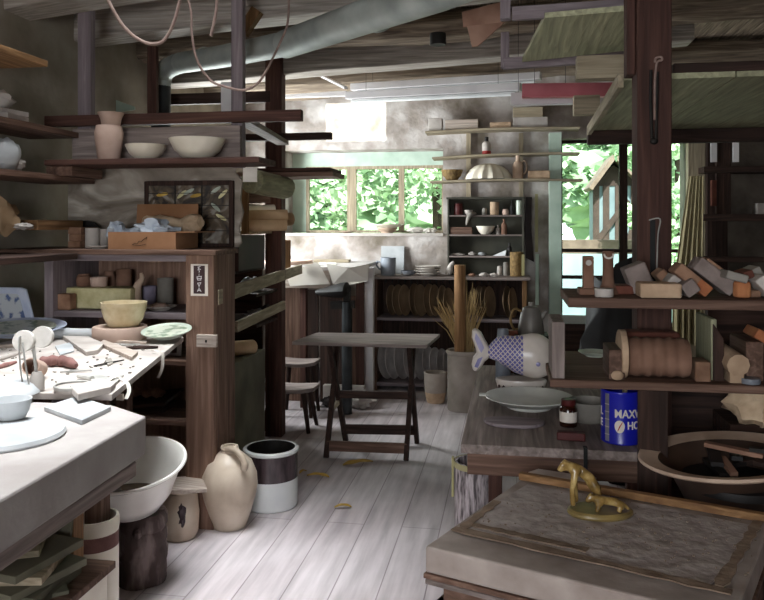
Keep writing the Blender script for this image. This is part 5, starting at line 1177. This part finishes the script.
# ================================================================ SIDE BENCH
BX0,BX1,BY0_,BY1_=-.155,.425,2.45,3.85; HB=.8
ben=T('side_bench','low dark wooden bench carrying the fish tureen and the coffee can','bench',((BX0+BX1)/2,BY0_,0))
A('bench_top',G().box((BX0,BY0_,HB-.03),(BX1,BY1_,HB)),'grey_y',ben,.003)
A('apron',G().box((BX0+.02,BY0_+.012,HB-.1),(BX1-.01,BY0_+.04,HB-.031)),'brown_x',ben,.003)
lx_=at(489,480,y=BY0_+.05).x
for x_,y_ in ((lx_+.02,BY0_+.065),(BX1-.04,BY0_+.065),(BX0+.05,BY1_-.06),(BX1-.04,BY1_-.06)): A('leg',G().box((x_-.022,y_-.022,0),(x_+.022,y_+.022,HB-.031)),'red_z',ben,.003)
A('rail',G().box((lx_+.045,BY0_+.055,HB-.24),(BX1-.065,BY0_+.075,HB-.19)),'red_x',ben)
HBt=HB+.001
# woven bin
wx_=at(476,480,y=2.8).x; bz_=at(476,461,y=2.8).z
wb=T('waste_bin','narrow woven silvery bin with a yellow rim strip at the bench corner','bin',(wx_,2.8,0))
wbb=A('bin_body',G().lathe(PROF['cyl'],(wx_,2.8,.001),.078,bz_,30),'woven',wb); A('rim',G().lathe([(1,0),(1.04,0),(1.04,1),(1,1),(1,0)],(wx_,2.8,bz_-.018),.078,.02,30),'yellow_tape',wbb)
A('side_strip',G().box((wx_-.088,2.785,bz_-.13),(wx_-.08,2.81,bz_+.012)),'yellow_tape',wb)
# fish tureen
fy=3.22; s_=.0
def fp(u,v,dy=0): 
    p=at(u,v,y=fy); p.y+=dy; return p
ft_=T('fish_tureen','blue and white fish-shaped lidded tureen on the side bench','tureen',(fp(515,380).x,fy,HBt))
prof=[(488,352,5,.012),(491,351,8,.02),(497,349,12,.03),(505,351,15.5,.04),(514,354,18,.047),(523,355,20.5,.052),(531,355.5,22.3,.055),(538,356,22.3,.053),(543.5,356.3,20.6,.049),(548.5,357,17.5,.042),(552.5,357.6,13,.033),(555.5,358,8,.02),(557,358.3,2,.005)]
def ring(q): 
    c=fp(q[0],q[1]); hgt=abs(fp(q[0],q[1]-q[2]/1.0).z-c.z); return [c+Vector((0,q[3]*1.4*math.cos(t),hgt*math.sin(t))) for t in [2*math.pi*i/24 for i in range(24)]]
k=6
A('scaled_body',G().loft([ring(q) for q in prof[:k]]),'fish_scales',ft_); fhd=A('head',G().loft([ring(q) for q in prof[k-1:]]),'fish_white',ft_)
tail=[(490,348),(485,340),(481,332),(476,328),(472,329.5),(472,337),(475,346),(477,352),(473,357),(471.5,364),(473,370),(477,371.5),(482,366),(485,361),(490,357)]
c=Vector((0,0,0)); 
tg=G().prism([fp(u,v,-.018) for u,v in tail],(0,.036,0)); ftl=A('tail',tg,'fish_white',ft_,.01)
A('tail_mark',G().prism([fp(u,v,-.021) for u,v in ((484.5,347),(480,338),(476,332),(475,338),(479,348),(481.5,352))],(0,.003,0)).prism([fp(u,v,-.021) for u,v in ((483,356),(478,358),(474.5,366),(478,367))],(0,.003,0)),'fish_blue',ftl)
ey=fp(537.5,361,-.077); A('eye',G().lathe([(0,0),(1,0),(.9,1),(0,1.2)],ey,.009,.006,18,M=Euler((R(90),0,0)).to_matrix()).ball(ey+Vector((0.003,-.003,.0)),(.004,.005,.004)),'fish_blue',fhd)
zz=fp(515,376).z
g=G(); n=28; rings=[]
bxc=fp(521,380).x
for z,sc in ((HBt,.8),(HBt+.012,.86),(HBt+.03,.93),(HBt+.055,1.0),(HBt+.062,.97)): rings.append([Vector((bxc+.105*sc*math.cos(t),fy+.062*sc*math.sin(t),z)) for t in [2*math.pi*i/n for i in range(n)]])
fbd=A('base_dish',g.loft(rings),'fish_white',ft_)
for i in range(7):
    t=-2.7+i*.36; p=Vector((bxc+.099*math.cos(t),fy+.0585*math.sin(t),HBt+.032)); A('leaf_mark',G().obox(p,(.016,.004,.012),ry=35 if i%2 else -35,rz=math.degrees(t)+90),'dark_glaze',fbd)
# platter and board on bench
c=Vector((at(529,397,h=.84).x,at(529,397,h=.84).y,HBt))
tp_=T('serving_platter','wide pale grey-green platter in front of the fish tureen','platter',tuple(c))
A('platter_body',G().lathe([(0,0),(.5,0),(.52,.3),(.72,.45),(.9,.85),(1,1),(.99,1.06),(.88,.93),(.7,.6),(.5,.5),(0,.48)],c,.168,.042,44),'serving',tp_)
A('lug',G().obox((c.x-.17,c.y,HBt+.042),(.04,.03,.008),rz=0),'serving',tp_,.003)
c=at(514,424,h=HBt)
pts=[c+Vector((.105*math.cos(t)*(1+.08*math.sin(3*t)),.07*math.sin(t)*(1+.1*math.cos(2*t)),0)) for t in [2*math.pi*i/26 for i in range(26)]]
S('oval_board',G().prism(pts,(0,0,.012)),'mauve_x','thin oval pinkish clay slab near the bench edge','slab',bevel=.003)
# brown bottle
c=at(569,428,h=HBt); bt_=T('brown_bottle','dark brown glass bottle with white label and maroon cap beside the platter','bottle',(c.x,c.y+.03,HBt))
r_=.03; hh=at(569,401,y=c.y).z-HBt
bb2=A('bottle_body',G().lathe([(0,0),(.95,0),(1,.04),(1,.66),(.8,.76),(.7,.78),(0,.78)],(c.x,c.y+.03,HBt),r_,hh,26),'amber',bt_)
A('bottle_label',G().lathe([(1.0,.18),(1.015,.18),(1.015,.56),(1.0,.56)],(c.x,c.y+.03,HBt),r_,hh,26),'label_white',bb2)
A('cap',G().lathe([(0,.78),(.8,.78),(.84,.8),(.84,.98),(.78,1),(0,1)],(c.x,c.y+.03,HBt),r_,hh,26,),'maroon',bt_)
# bowl behind can
c=at(591,427,h=HBt); S('stoneware_bowl',G().lathe(PROF['deep'],(c.x,c.y+.08,HBt),.075,.075,30),'stone_grey','small greenish grey bowl between the brown bottle and the blue can','bowl')
# brush block
c=at(571,440,h=HBt); br_=T('scrub_brush','dark red-brown scrub brush on the bench edge with a black strap hanging down','brush',(c.x,c.y,HBt))
A('brush_block',G().obox((c.x,max(c.y,BY0_+.03),HBt+.014),(.09,.036,.026),rz=-4),'maroon',br_,.004)
A('strap',G().box((c.x+.03,BY0_-.006,HB-.13),(c.x+.042,BY0_-.001,HB+.004)).box((c.x+.03,BY0_-.006,HB+.0035),(c.x+.042,BY0_+.02,HB+.007)),'black',br_)
# coffee can
cy_=2.575; ccx=at(621,420,y=cy_).x; cr_=.064; ch=.168
can=T('coffee_can','blue coffee can with white lettering standing on the side bench','can',(ccx,cy_,HBt))
cb=A('can_body',G().lathe([(0,0),(.97,0),(1,.015),(1,.03),(.99,.04),(.99,.95),(1,.965),(1,.985),(.97,1),(.94,1),(.93,.05),(0,.04)],(ccx,cy_,HBt),cr_,ch,48),'can_blue',can)
def bend(p,z0,a0): # text plane -> can surface
    a=a0+p.x/cr_; rr_=cr_*1.004+p.z; return Vector((ccx+rr_*math.sin(a),cy_-rr_*math.cos(a),z0+p.y))
def lettering(txt,size,z0,a0,m='label_white',sx=1):
    cu=bpy.data.curves.new('lettering','FONT'); cu.body=txt; cu.size=size; cu.extrude=.0006; cu.offset=.0008
    o=bpy.data.objects.new('lettering',cu); C.objects.link(o); dg=bpy.context.evaluated_depsgraph_get(); me=bpy.data.meshes.new_from_object(o.evaluated_get(dg)); bpy.data.objects.remove(o)
    g=G(); g.v=[bend(Vector((v.co.x*sx,v.co.y,v.co.z)),z0,a0) for v in me.vertices]; g.f=[list(f.vertices) for f in me.polygons]; g.m=[0]*len(g.f); g.sm=[False]*len(g.f)
    return A('lettering',g,m,cb)
lettering('MAXWELL',.036,HBt+.088,R(-26),sx=.85)
lettering('HOUSE',.034,HBt+.052,R(9),sx=.85)
lettering('L',.036,HBt+.088,R(-84)); lettering('E',.034,HBt+.052,R(-84))
g=G(); pts=[]
for i in range(24):
    t=2*math.pi*i/24; x=.0155*math.sin(t); y=.017*math.cos(t)*(1.0 if math.cos(t)>0 else 1.35); pts.append((x+.014,y))
g.v=[bend(Vector((x,y,.0002)),HBt+.062,R(-24)) for x,y in pts]+[bend(Vector((x,y,.001)),HBt+.062,R(-24)) for x,y in pts]
n=24; g.f=[list(range(n)),list(range(n,2*n))]+[[i,(i+1)%n,n+(i+1)%n,n+i] for i in range(n)]; g.m=[0]*len(g.f); g.sm=[False]*len(g.f)
A('emblem',g,'label_white',cb)
g=G(); g.v=[bend(Vector((x,y,.0016)),HBt+.062,R(-24)) for x,y in ((.0215,.013),(.0235,.012),(.016,-.003),(.009,-.018),(.007,-.017),(.0125,-.002))]; g.f=[[0,1,2,3,4,5]]; g.m=[0]; g.sm=[False]
A('emblem_line',g,'logo_red',cb)
g=G()
st=[]
for zz0 in (HBt+.008,HBt+.16): st.append([bend(Vector((x,0,.0006)),zz0,R(-56)) for x in (0,.004,.008,.012,.016)])
g.loft([st[0]+[v+Vector((0,.001,0)) for v in reversed(st[0])],st[1]+[v+Vector((0,.001,0)) for v in reversed(st[1])]],smooth=False); A('seam_stripe',g,'can_silver',cb)
for i in range(5):
    zz0=HBt+.03+i*.024; A('seam_line',G().tube([bend(Vector((x,0,.0012)),zz0,R(-56)) for x in (0,.004,.008,.012,.016)],.0012,6),'label_white',cb)
S('paint_brush',G().tube([(ccx-.0,cy_+.02,HBt+.01),(ccx+.02,cy_+.03,HBt+.19)],[.006,.009],8),'yellow_glaze','yellow tool handle standing in the blue coffee can','tool')
# coffee pot on a black box, cup etc. at the back of the bench
yb_=3.62
S('black_box',pbox(514,336,549,352,yb_,.16,zb=HBt),'black','black speckled box behind the fish tureen','box',bevel=.006)
zt=at(530,336,y=yb_).z+.001
cp=T('coffee_pot','dented pewter coffee pot standing on the black box','pot',(at(531,320,y=yb_+.08).x,yb_+.08,zt))
cxp=at(531,320,y=yb_+.08).x; hp=at(531,306,y=yb_+.08).z-zt; rp_=.062
A('pot_body',G().lathe([(0,0),(.98,0),(1,.03),(.95,.3),(.78,.75),(.62,.9),(.6,.93),(.45,.98),(0,1.0)],(cxp,yb_+.08,zt),rp_,hp,32),'pewter',cp)
A('lid_knob',G().lathe(PROF['disc'],(cxp,yb_+.08,zt+hp),.012,.018,14),'pewter',cp)
handle((cxp-rp_*.72,yb_+.08,zt+hp*.8),(cxp-rp_*.92,yb_+.08,zt+hp*.15),(-.045,0,0),.006,cp,'wicker')
A('spout',G().tube([(cxp+rp_*.75,yb_+.08,zt+hp*.6),(cxp+rp_*1.15,yb_+.07,zt+hp*.85)],[.016,.009],10),'pewter',cp)
c=at(503,345,y=3.45); 
zc_=at(503,329,y=3.45).z-HBt
S('blue_jar',G().lathe([(0,0),(.95,0),(1,.04),(.95,.6),(.75,.9),(.7,1),(.55,1),(.5,.9),(0,.85)],(c.x,3.45,HBt),.034,zc_,26),'grey_glaze','blue-grey tapered jar behind the tail of the fish tureen','jar')
S('red_block',pbox(506,331,518,339,3.66,.06,zb=HBt),'brick_red','small dull red block behind the blue-grey jar','block')
S('dark_sack',G().ball((at(625,322,y=4.6).x,4.6,.62),(.26,.2,.64),rough=.25),'black','dark shapeless sack standing by the door behind the red post','sack')
S('dark_crate',G().box((at(560,340,y=5.2).x,5.2,0.001),(at(612,340,y=5.2).x,5.7,at(585,324,y=5.2).z)),'dark_x','dark crate on the floor in front of the door','crate')
# ================================================================ LOWER SHELF
U1B_=at(650,309,y=2.35).z
SY=2.42; L2t=at(600,381,y=SY).z; L2b=L2t-.025
ls_=T('lower_shelf','lower rough plank shelf with clay moulds and boards on edge','shelf',(at(550,385,y=SY).x,SY,L2b))
A('plank',G().box((at(550,385,y=SY).x,SY,L2b),(1.4,PYF-.005,L2t)),'brown_x',ls_,.004)
A('plank',G().box((at(553,365,y=PYF).x,PYF-.004,L2b),(at(636,365,y=PYF).x,PYF+.26,L2t)),'brown_x',ls_,.004)
S('upright_board',G().box((at(638.5,420,y=SY).x,SY+.002,0),(at(668,420,y=SY).x,SY+.02,L2b-.001)),'dark_z','dark upright board under the lower shelf next to the blue can','board')
z2=L2t+.001
S('metal_plate',G().lathe(PROF['plate'],(at(594,352,y=PYF+.17).x,PYF+.15,z2),.058,.016,32),'celadon','pale metal dish at the back of the lower shelf under the clay stands','dish')
S('shade_sheet',G().box((.5,2.93,0),(1.6,2.96,L2b-.03)),'dark_x','dark sheet put in for the shade behind the wide bowl and the blue can','shade sheet')  # dark sheets put in where there is only shade
S('shade_sheet',G().box((at(708,340,y=2.93).x,2.93,L2b-.028),(1.6,2.96,U1B_-.01)),'dark_x','dark sheet put in for the shade behind the wedge board on the lower shelf','shade sheet')
def up(u0,u1,v0,y0,d,m,lab,name='upright_board',ry=0): 
    a=at(u0,365,y=y0).x; b=at(u1,365,y=y0).x; zt_=at((u0+u1)/2,v0,y=y0).z
    return S(name,G().box((a,y0,z2),(b,y0+d,zt_)),m,lab,'board',bevel=.004)
up(552,565,322,SY+.01,.22,'grey_z','speckled grey end board standing on the lower shelf above the platter')
up(609,625,350,SY+.02,.16,'brown_y','small upright block with pale end beside the ribbed clay mould','upright_block')
pa_=at(617,371,y=SY+.015); S('clay_scrap',G().ball((pa_.x,SY+.008,z2+.016),(.019,.008,.015)),'brick_tan','pale lump on the front of the small upright block','scrap')
# ribbed mould
x0=at(626,350,y=SY).x; x1=at(694,350,y=SY).x; zt_=at(660,342,y=SY).z; hh=zt_-z2
mo=T('clay_mould','long ribbed brown clay mould with a flared end on the lower shelf','mould',((x0+x1)/2,SY+.07,z2))
rings=[]; n=36
for i in range(n+1):
    t_=i/n; sc=1+.035*math.sin(t_*36)+(.12 if t_<.06 else 0); xx=x0+(x1-x0)*t_
    rings.append([Vector((xx,SY+.09+.07*sc*math.cos(q),z2+hh*.5*1.0+hh*.5*sc*math.sin(q)*(1 if math.sin(q)>0 else .96))) for q in [2*math.pi*(k+.5)/12 for k in range(12)]])
A('mould_body',G().loft(rings),'brown_clay',mo)
fl=[Vector((x0-.01,SY+.085+.085*math.cos(q),max(z2,z2+hh*.58+hh*.62*math.sin(q)))) for q in [2*math.pi*k/20 for k in range(20)]]
A('flared_end',G().prism(fl,(.02,0,0)),'brick_tan',mo,.003)
S('red_mould',G().box((at(624,340,y=SY+.18).x,SY+.175,z2),(at(681,340,y=SY+.18).x,SY+.255,at(650,332,y=SY+.18).z)),'brick_red','dull red block lying behind the ribbed clay mould','block',bevel=.012)
S('small_block',G().box((at(695.5,370,y=SY+.03).x,SY+.03,z2),(at(711,370,y=SY+.03).x,SY+.12,at(703,362,y=SY+.03).z)),'brick_brown','small dark brick at the plain end of the ribbed mould','brick',bevel=.004)
up(711,717,319,SY+.06,.2,'loft_z','tall thin greenish board on edge on the lower shelf')
S('leaning_block',G().prism([(at(718,365,y=SY).x,SY+.05,z2),(at(729,365,y=SY).x,SY+.05,z2),(at(729,342,y=SY).x,SY+.05,at(729,342,y=SY).z),(at(718,322,y=SY).x,SY+.05,at(718,326,y=SY).z)],(0,.16,0)),'dark_z','dark wedge board beside the tall thin greenish board','board',bevel=.003)
a=at(738,362,y=SY+.02); S('round_block',G().tube([(a.x,SY+.015,z2+.056),(a.x-.02,SY+.2,z2+.075)],[.034,.034],10).box((a.x-.02,SY+.03,z2),(a.x+.02,SY+.1,z2+.03)),'brick_tan','pale-ended wooden billet on the lower shelf beside the dark wedge board','billet')
up(746,764,342,SY+.07,.18,'brown_y','thick brown block beyond the pale-ended billet','upright_block')
S('rusty_piece',G().obox((at(762,340,y=SY+.12).x,SY+.12,at(757,337,y=SY+.12).z),(.08,.12,.03),ry=32),'brick_orange','rusty orange piece lying on the thick brown block','scrap',bevel=.004)
S('pale_disc',G().lathe(PROF['disc'],(at(751,380,y=SY+.03).x,SY+.035,z2),.028,.016,20),'grey_glaze','small grey disc in front of the thick brown block','disc')
# ================================================================ UPPER SHELF WITH BRICKS
UY=2.35; U1b=at(650,309,y=UY).z; U1t=U1b+.03
S('brick_shelf',G().box((at(568,300,y=UY).x,UY,U1b),(1.4,PYF-.015,U1t)),'brown_x','upper rough plank shelf heaped with bricks and blocks in front of the red post','shelf',bevel=.004)
S('shelf_bracket',G().box((1.25,UY+.05,L2t+.0),(1.33,PYF-.03,U1b-.001)),'dark_z','dark upright block between the two plank shelves at their far end','block')
zu=U1t+.001
PXM=.00308
def brick(u,v,L,H,ang,m,lab,d=.1,y0=None,yaw=0,end=None,name='brick',cat='brick',bev=.005):
    y0=y0 or UY+.13; c=at(u,v,y=y0); Lm,Hm=L*PXM,H*PXM
    ext=abs(Lm/2*math.sin(R(ang)))+abs(Hm/2*math.cos(R(ang)))
    if c.z-ext<zu: c.z=zu+ext
    g=G().obox(c,(Lm,d,Hm),ry=ang,rz=yaw)
    if end:
        M=Matrix.Translation(c)@Euler((0,R(ang),R(yaw)),'XYZ').to_matrix().to_4x4()
        g=G().box((-Lm/2,-d/2,-Hm/2),(Lm*.12,d/2,Hm/2),0,M).box((Lm*.12,-d/2,-Hm/2),(Lm/2,d/2,Hm/2),1,M); m=[m,end]
    return S(name,g,m,lab,cat,'bricks on the upper shelf' if cat=='brick' else None,bevel=bev)
# two clay stands at the end
a=at(588,275,y=UY+.12)
t=T('clay_stand','upright square clay stand with a round boss on the brick shelf','stand',(a.x,UY+.12,zu)); zt_=at(588,256,y=UY+.12).z
A('stand_body',G().box((a.x-.016,UY+.1,zu),(a.x+.016,UY+.14,zt_)).box((a.x-.03,UY+.08,zu),(a.x+.03,UY+.16,zu+.02)),'brown_clay',t,.003)
A('boss',G().lathe(PROF['disc'],(a.x,UY+.1,zt_-.02),.009,.006,18,M=Euler((R(90),0,0)).to_matrix()),'bisque',t)
a=at(608,275,y=UY+.12); zt_=at(608,251,y=UY+.12).z
t=T('clay_stand','flared round clay stand with a pale ring on top on the brick shelf','stand',(a.x,UY+.12,zu)); H_=zt_-zu
A('stand_body',G().lathe([(0,0),(1.9,0),(1.8,.06),(1.2,.22),(1,.4),(.95,.8),(1.05,.92),(1,1),(0,1)],(a.x,UY+.12,zu),.017,H_,22),'brown_clay',t)
A('ring',G().tube([(a.x+.014*math.cos(q),UY+.1,zt_-.008+.014*math.sin(q)) for q in [math.pi+math.pi*k/10 for k in range(11)]],.003,8),'paper',t)
S('dish',G().lathe(PROF['disc'],(at(604,297,y=UY+.04).x,UY+.04,zu),.028,.025,20),'bisque','small round pale block at the foot of the flared clay stand','block')
brick(622,291,19,9,0,'brick_red','flat dull red brick behind the small round pale block',y0=UY+.16)
brick(637,277,22,27,-22,'brick_grey','thick grey block leaning against the red post base',y0=UY+.16,name='block',cat='block')
brick(658,296.5,38,14,0,'brick_tan','tan brick lying flat at the front of the brick shelf',y0=UY+.06)
brick(662,277,16,11,50,'brick_brown','brown brick leaning behind the white plaster block',y0=UY+.22)
brick(655,288,18,9,20,'brick_grey','grey brick half hidden behind the flat tan brick',y0=UY+.18)
brick(675,285,20,12,38,'dusty','white plaster block tilted beside the flat tan brick',y0=UY+.14,name='block',cat='block')
brick(687,295,14,14,-35,'brick_grey','squat grey brick wedged on edge at the shelf front',y0=UY+.07)
brick(690,284,38,12,40,'brick_brown','long brown brick with an orange broken end sliding forward',y0=UY+.1,end='brick_orange')
brick(712,288,44,15,38,'brick_grey','largest grey brick tilted in the middle of the heap',y0=UY+.15)
brick(716,275,40,15,38,'brick_brown','topmost brown brick of the heap with an orange lower end',y0=UY+.17,end='brick_orange')
brick(697,273,16,8,-30,'brick_brown','small brown brick end behind the topmost brick',y0=UY+.26)
a=at(742,292,y=UY+.08); S('brick',G().lathe([(0,0),(.9,0),(1,.1),(1,.85),(.85,1),(0,1)],(a.x,UY+.08,zu),.026,.048,8),'brick_orange','rounded orange clay block at the shelf front','brick','bricks on the upper shelf',bevel=.004)
for i,(u,v,L,H,an,m,lab) in enumerate(((733,276,20,8,15,'stone_grey','flat grey piece behind the rounded orange block'),(744,274,10,8,-20,'brick_red','small reddish chip on top of the heap behind the orange block'),(756,279,26,11,62,'stone_grey','grey curved piece leaning at the shelf end'),(762,290,22,10,50,'bisque','pale piece leaning at the shelf end'),(750,299,12,7,0,'brick_brown','small brown chip between the orange block and the leaning pale piece'))):
    brick(u,v,L,H,an,m,lab,y0=UY+.08+.05*(i%3),name='brick_piece',cat='brick piece')
# ================================================================ WIDE BOWL ON A STAND
c=at(724,451,h=.85); c.x+=.03; bw=T('wide_bowl','wide flat-rimmed tan bowl full of dark scraps beyond the plaster table','bowl',(c.x,c.y,.63))
rB=.245; hB=.19
MW=Euler((0,R(-6),0)).to_matrix()
A('bowl_body',G().lathe([(0,0),(.4,0),(.44,.05),(.5,.35),(.62,.72),(.72,.9),(.74,.93),(.97,.97),(1,1),(.985,1.04),(.95,1.03),(.76,.98),(.68,.85),(.56,.6),(.46,.3),(.3,.1),(0,.08)],(c.x-.008,c.y+.01,.645),rB*.97,hB,56,M=MW,mf=lambda a,b:1 if a[0]<.765 and b[0]<.765 else 0),['buff_clay','dark_brown'],bw)
rr=random.Random(11)
for i in range(9):
    an=rr.uniform(0,6.28); q=rr.uniform(0,.09); p=(c.x+q*math.cos(an),c.y+q*math.sin(an),.634+hB*.86+.008*i)
    S('tool_scrap',G().obox(p,(rr.uniform(.08,.18),rr.uniform(.02,.04),.012),rz=rr.uniform(0,180),ry=rr.uniform(-12,12)),('iron','black','dark_x','brown_clay')[i%4],('dark %s scrap in the wide bowl, %s'%(('iron','black','wooden','clay')[i%4],('lying lowest','crossing the middle','by the near rim','by the far rim','on top of the heap','beside the topmost scrap','towards the bench','towards the brick shelf','across the others')[i])),'scrap','dark scraps in the wide bowl')
S('bowl_filling',G().lathe([(0,0),(1,0),(.98,.6),(.5,1),(0,1)],(c.x,c.y,.634+hB*.62),.148,.035,24),'black','dark wet clay filling the bottom of the wide bowl','clay',kind='stuff')
S('bowl_stand',G().box((c.x-.1,c.y-.09,.595),(c.x+.1,c.y+.11,.632)).box((c.x-.08,c.y-.07,0),(c.x+.08,c.y+.09,.595)),'dark_x','dark wooden stand carrying the wide bowl','stand',bevel=.005)
S('clay_bag',G().ball((at(756,430,y=2.75).x,2.75,.9),(.09,.08,.07),rough=.6),'tan_cloth','crumpled tan paper behind the wide bowl','paper')
S('bag_stand',G().box((at(726,430,y=2.75).x,2.7,0),(at(790,430,y=2.75).x,2.92,.835)),'dark_x','dark box behind the wide bowl','box')
# ================================================================ PLASTER WEDGING TABLE
TH2=.75; 
PL=at(425,546,h=TH2); PB=at(521,479,h=TH2); PF=at(668,603,h=TH2); 
e1=(PF-PL); e1=e1*(.66/e1.length); PF=PL+e1; PRr=PB+e1*1.0
wt=T('wedging_table','square dusty plaster wedging table with canvas on top, carrying the animal figurine','table',((PL.x+PRr.x)/2,(PL.y+PRr.y)/2,0))
q4=[PL,PF,PRr,PB]; cen=sum(q4,Vector())/4
A('plaster_top',G().prism([p-Vector((0,0,.062)) for p in q4],(0,0,.062)),'clay_dirty',wt,.006)
A('board',G().prism([cen+(p-cen)*1.01-Vector((0,0,.075)) for p in q4],(0,0,.012)),'brown_x',wt,.002)
A('board',G().prism([cen+(p-cen)*1.0-Vector((0,0,.089)) for p in q4],(0,0,.012)),'grey_x',wt,.002)
inn=[cen+(p-cen)*.9-Vector((0,0,.13)) for p in q4]
A('bearer',G().prism([inn[0],inn[0].lerp(inn[3],.16),inn[1].lerp(inn[2],.16),inn[1]],(0,0,.04)),'brown_x',wt); A('bearer',G().prism([inn[3].lerp(inn[0],.16),inn[3],inn[2],inn[2].lerp(inn[1],.16)],(0,0,.04)),'brown_x',wt)
g=G(); cr=[cen+(p-cen)*.95 for p in q4]
for i in range(4):
    a=cr[i]; b=cr[(i+1)%4]; inn_=(cen-(a+b)/2).normalized()*.03
    g.prism([Vector((p.x,p.y,TH2-.132-.3)) for p in (a,b,b+inn_,a+inn_)],(0,0,.3))
for p in cr: g.box((p.x-.0-.02+ (cen.x-p.x)*.12,p.y-.02+(cen.y-p.y)*.12,0),(p.x+.02+(cen.x-p.x)*.12,p.y+.02+(cen.y-p.y)*.12,TH2-.44))
A('crate_stand',g,'brown_x',wt)
def on(s,t,k=0): p=PL.lerp(PF,s).lerp(PB.lerp(PRr,s),t); return Vector((p.x,p.y,TH2+.0005+k))
A('canvas_sheet',G().prism([on(.05,.2),on(.3,.19),on(.6,.21),on(.9,.2),on(.96,.5),on(.95,.9),on(.5,.93),on(.06,.92),on(.03,.5)],(0,0,.004)),'canvas_dirty',wt)
rr=random.Random(21)
def ragged(s0,t0,s1,t1,w_,lab,k=.005):
    n=16; L_=[];R_=[]
    for i in range(n+1):
        f=i/n; s=s0+(s1-s0)*f; t=t0+(t1-t0)*f; px_,py_=(t1-t0),-(s1-s0); l=math.hypot(px_,py_); px_/=l; py_/=l
        a=w_*(1+rr.uniform(-.35,.35))/2; L_.append(on(s+px_*a,t+py_*a,k)); R_.append(on(s-px_*a,t-py_*a,k))
    return A('canvas_strip',G().prism(L_+R_[::-1],(0,0,.003)),'strip_brown',wt)
ragged(.02,.2,.97,.17,.05,'',.0045); ragged(.93,.2,.96,.95,.035,'',.005); ragged(.06,.28,.5,.27,.04,'',.0045); ragged(.05,.22,.04,.6,.03,'',.0055)
g=G()
for i in range(160):
    s=rr.betavariate(1.6,1.3); t=rr.uniform(.3,.95); g.ball(on(s,t,.0055),(rr.uniform(.001,.0035),rr.uniform(.001,.0035),rr.uniform(.001,.002)),u=6,w=4)
A('clay_crumbs',g,'strip_brown',wt)['kind']='stuff'
a=at(521,478,h=TH2+.012); b=at(742,505,h=TH2+.012)
S('wooden_batten',G().beam(on(.0,.985,.012),on(.98,.985,.012),.022,.02),'warm_x','slim tan wooden batten along the far edge of the wedging table','batten',bevel=.002)
S('plaster_bat',G().prism([on(.02,1.04,.0),on(.3,1.03,.0),on(.3,1.13,.0),on(.04,1.12,.0)],(0,0,.016)),'clay_dirty','ragged plaster piece behind the batten at the bench side','piece')
# ---- figurine
fb=at(600,514,h=TH2+.006); ex=Vector((CA,SA,0)); ef=Vector((-SA,CA,0)); s_=fb.y/F*.985
fg=T('animal_figurine','yellow-glazed ceramic figurine of two animals on an oval base on the wedging table','figurine',(fb.x,fb.y,TH2+.0055))
zb_=TH2+.0055
rings=[]
for z,k in ((0,.94),(.006,1),(.012,.98),(.016,.9)): rings.append([Vector((fb.x,fb.y,zb_+z))+ex*(.085*k*math.cos(t))+ef*(.055*k*math.sin(t)) for t in [2*math.pi*i/32 for i in range(32)]])
A('oval_base',G().loft(rings),'fig_base',fg)
def animal(name,nodes,edges,off):
    me=bpy.data.meshes.new(name); base=Vector((fb.x,fb.y,zb_+.015)); org=fg.location
    keys=list(nodes); vs=[]
    for k in keys: u,v,d,r=nodes[k]; vs.append(base+ex*((u-600)*s_)+ef*(off+d)+Vector((0,0,(511-v)*s_))-org)
    me.from_pydata(vs,[(keys.index(a),keys.index(b)) for a,b in edges],[])
    o=bpy.data.objects.new(name,me); C.objects.link(o); o.parent=fg; me.materials.append(MATS['fig_glaze'])
    sk=o.modifiers.new('skin','SKIN'); sk.use_smooth_shade=True
    lay=me.skin_vertices[0].data
    for i,k in enumerate(keys): r=nodes[k][3]*(1.2 if len(k)<2 else 1.3); lay[i].radius=(r,r); lay[i].use_root=(i==0)
    sb_=o.modifiers.new('sub','SUBSURF'); sb_.levels=2; sb_.render_levels=2
    return o
animal('larger_animal',dict(b=(586,478,0,.0125),w=(577,473,0,.0135),n=(571,470,0,.0095),h=(564,470,-.003,.009),m=(560.5,476,-.004,.006),r=(595,487,0,.0125),t=(599,491,.004,.004),tt=(604,503,.006,.003),
  sa=(575,482,-.012,.0075),ka=(572.5,495,-.013,.0055),fa=(574,509,-.013,.0058),sb=(577,482,.012,.0075),kb=(578,495,.013,.0055),fb=(579,509,.013,.0058),
  ha=(597,495,-.011,.0085),la=(600,502,-.012,.0055),pa=(597,509,-.012,.0055),hb=(598,495,.011,.0085),lb=(603,502,.012,.0055),pb=(600,509,.012,.0055),e1=(567,465,-.007,.003),e2=(568,465,.004,.003)),
  [('b','w'),('w','n'),('n','h'),('h','m'),('b','r'),('r','t'),('t','tt'),('w','sa'),('sa','ka'),('ka','fa'),('w','sb'),('sb','kb'),('kb','fb'),('r','ha'),('ha','la'),('la','pa'),('r','hb'),('hb','lb'),('lb','pb'),('h','e1'),('h','e2')],.014)
animal('smaller_animal',dict(b=(605,500,0,.0095),w=(596,499,0,.0095),n=(591,497,0,.0075),h=(586,497,-.002,.007),m=(583,501,-.002,.0045),r=(616,501,0,.0105),t=(622,505,.003,.004),tt=(626,509,.005,.003),
  sa=(595,504,-.008,.005),fa=(593,510,-.009,.0045),sb=(597,504,.008,.005),fb=(597,510,.009,.0045),ha=(616,505,-.008,.006),pa=(614,510,-.01,.0048),hb=(618,505,.008,.006),pb=(620,510,.01,.0048),e1=(588,493,-.005,.0028),e2=(589,493,.003,.0028)),
  [('b','w'),('w','n'),('n','h'),('h','m'),('b','r'),('r','t'),('t','tt'),('w','sa'),('sa','fa'),('w','sb'),('sb','fb'),('r','ha'),('ha','pa'),('r','hb'),('hb','pb'),('h','e1'),('h','e2')],-.026)
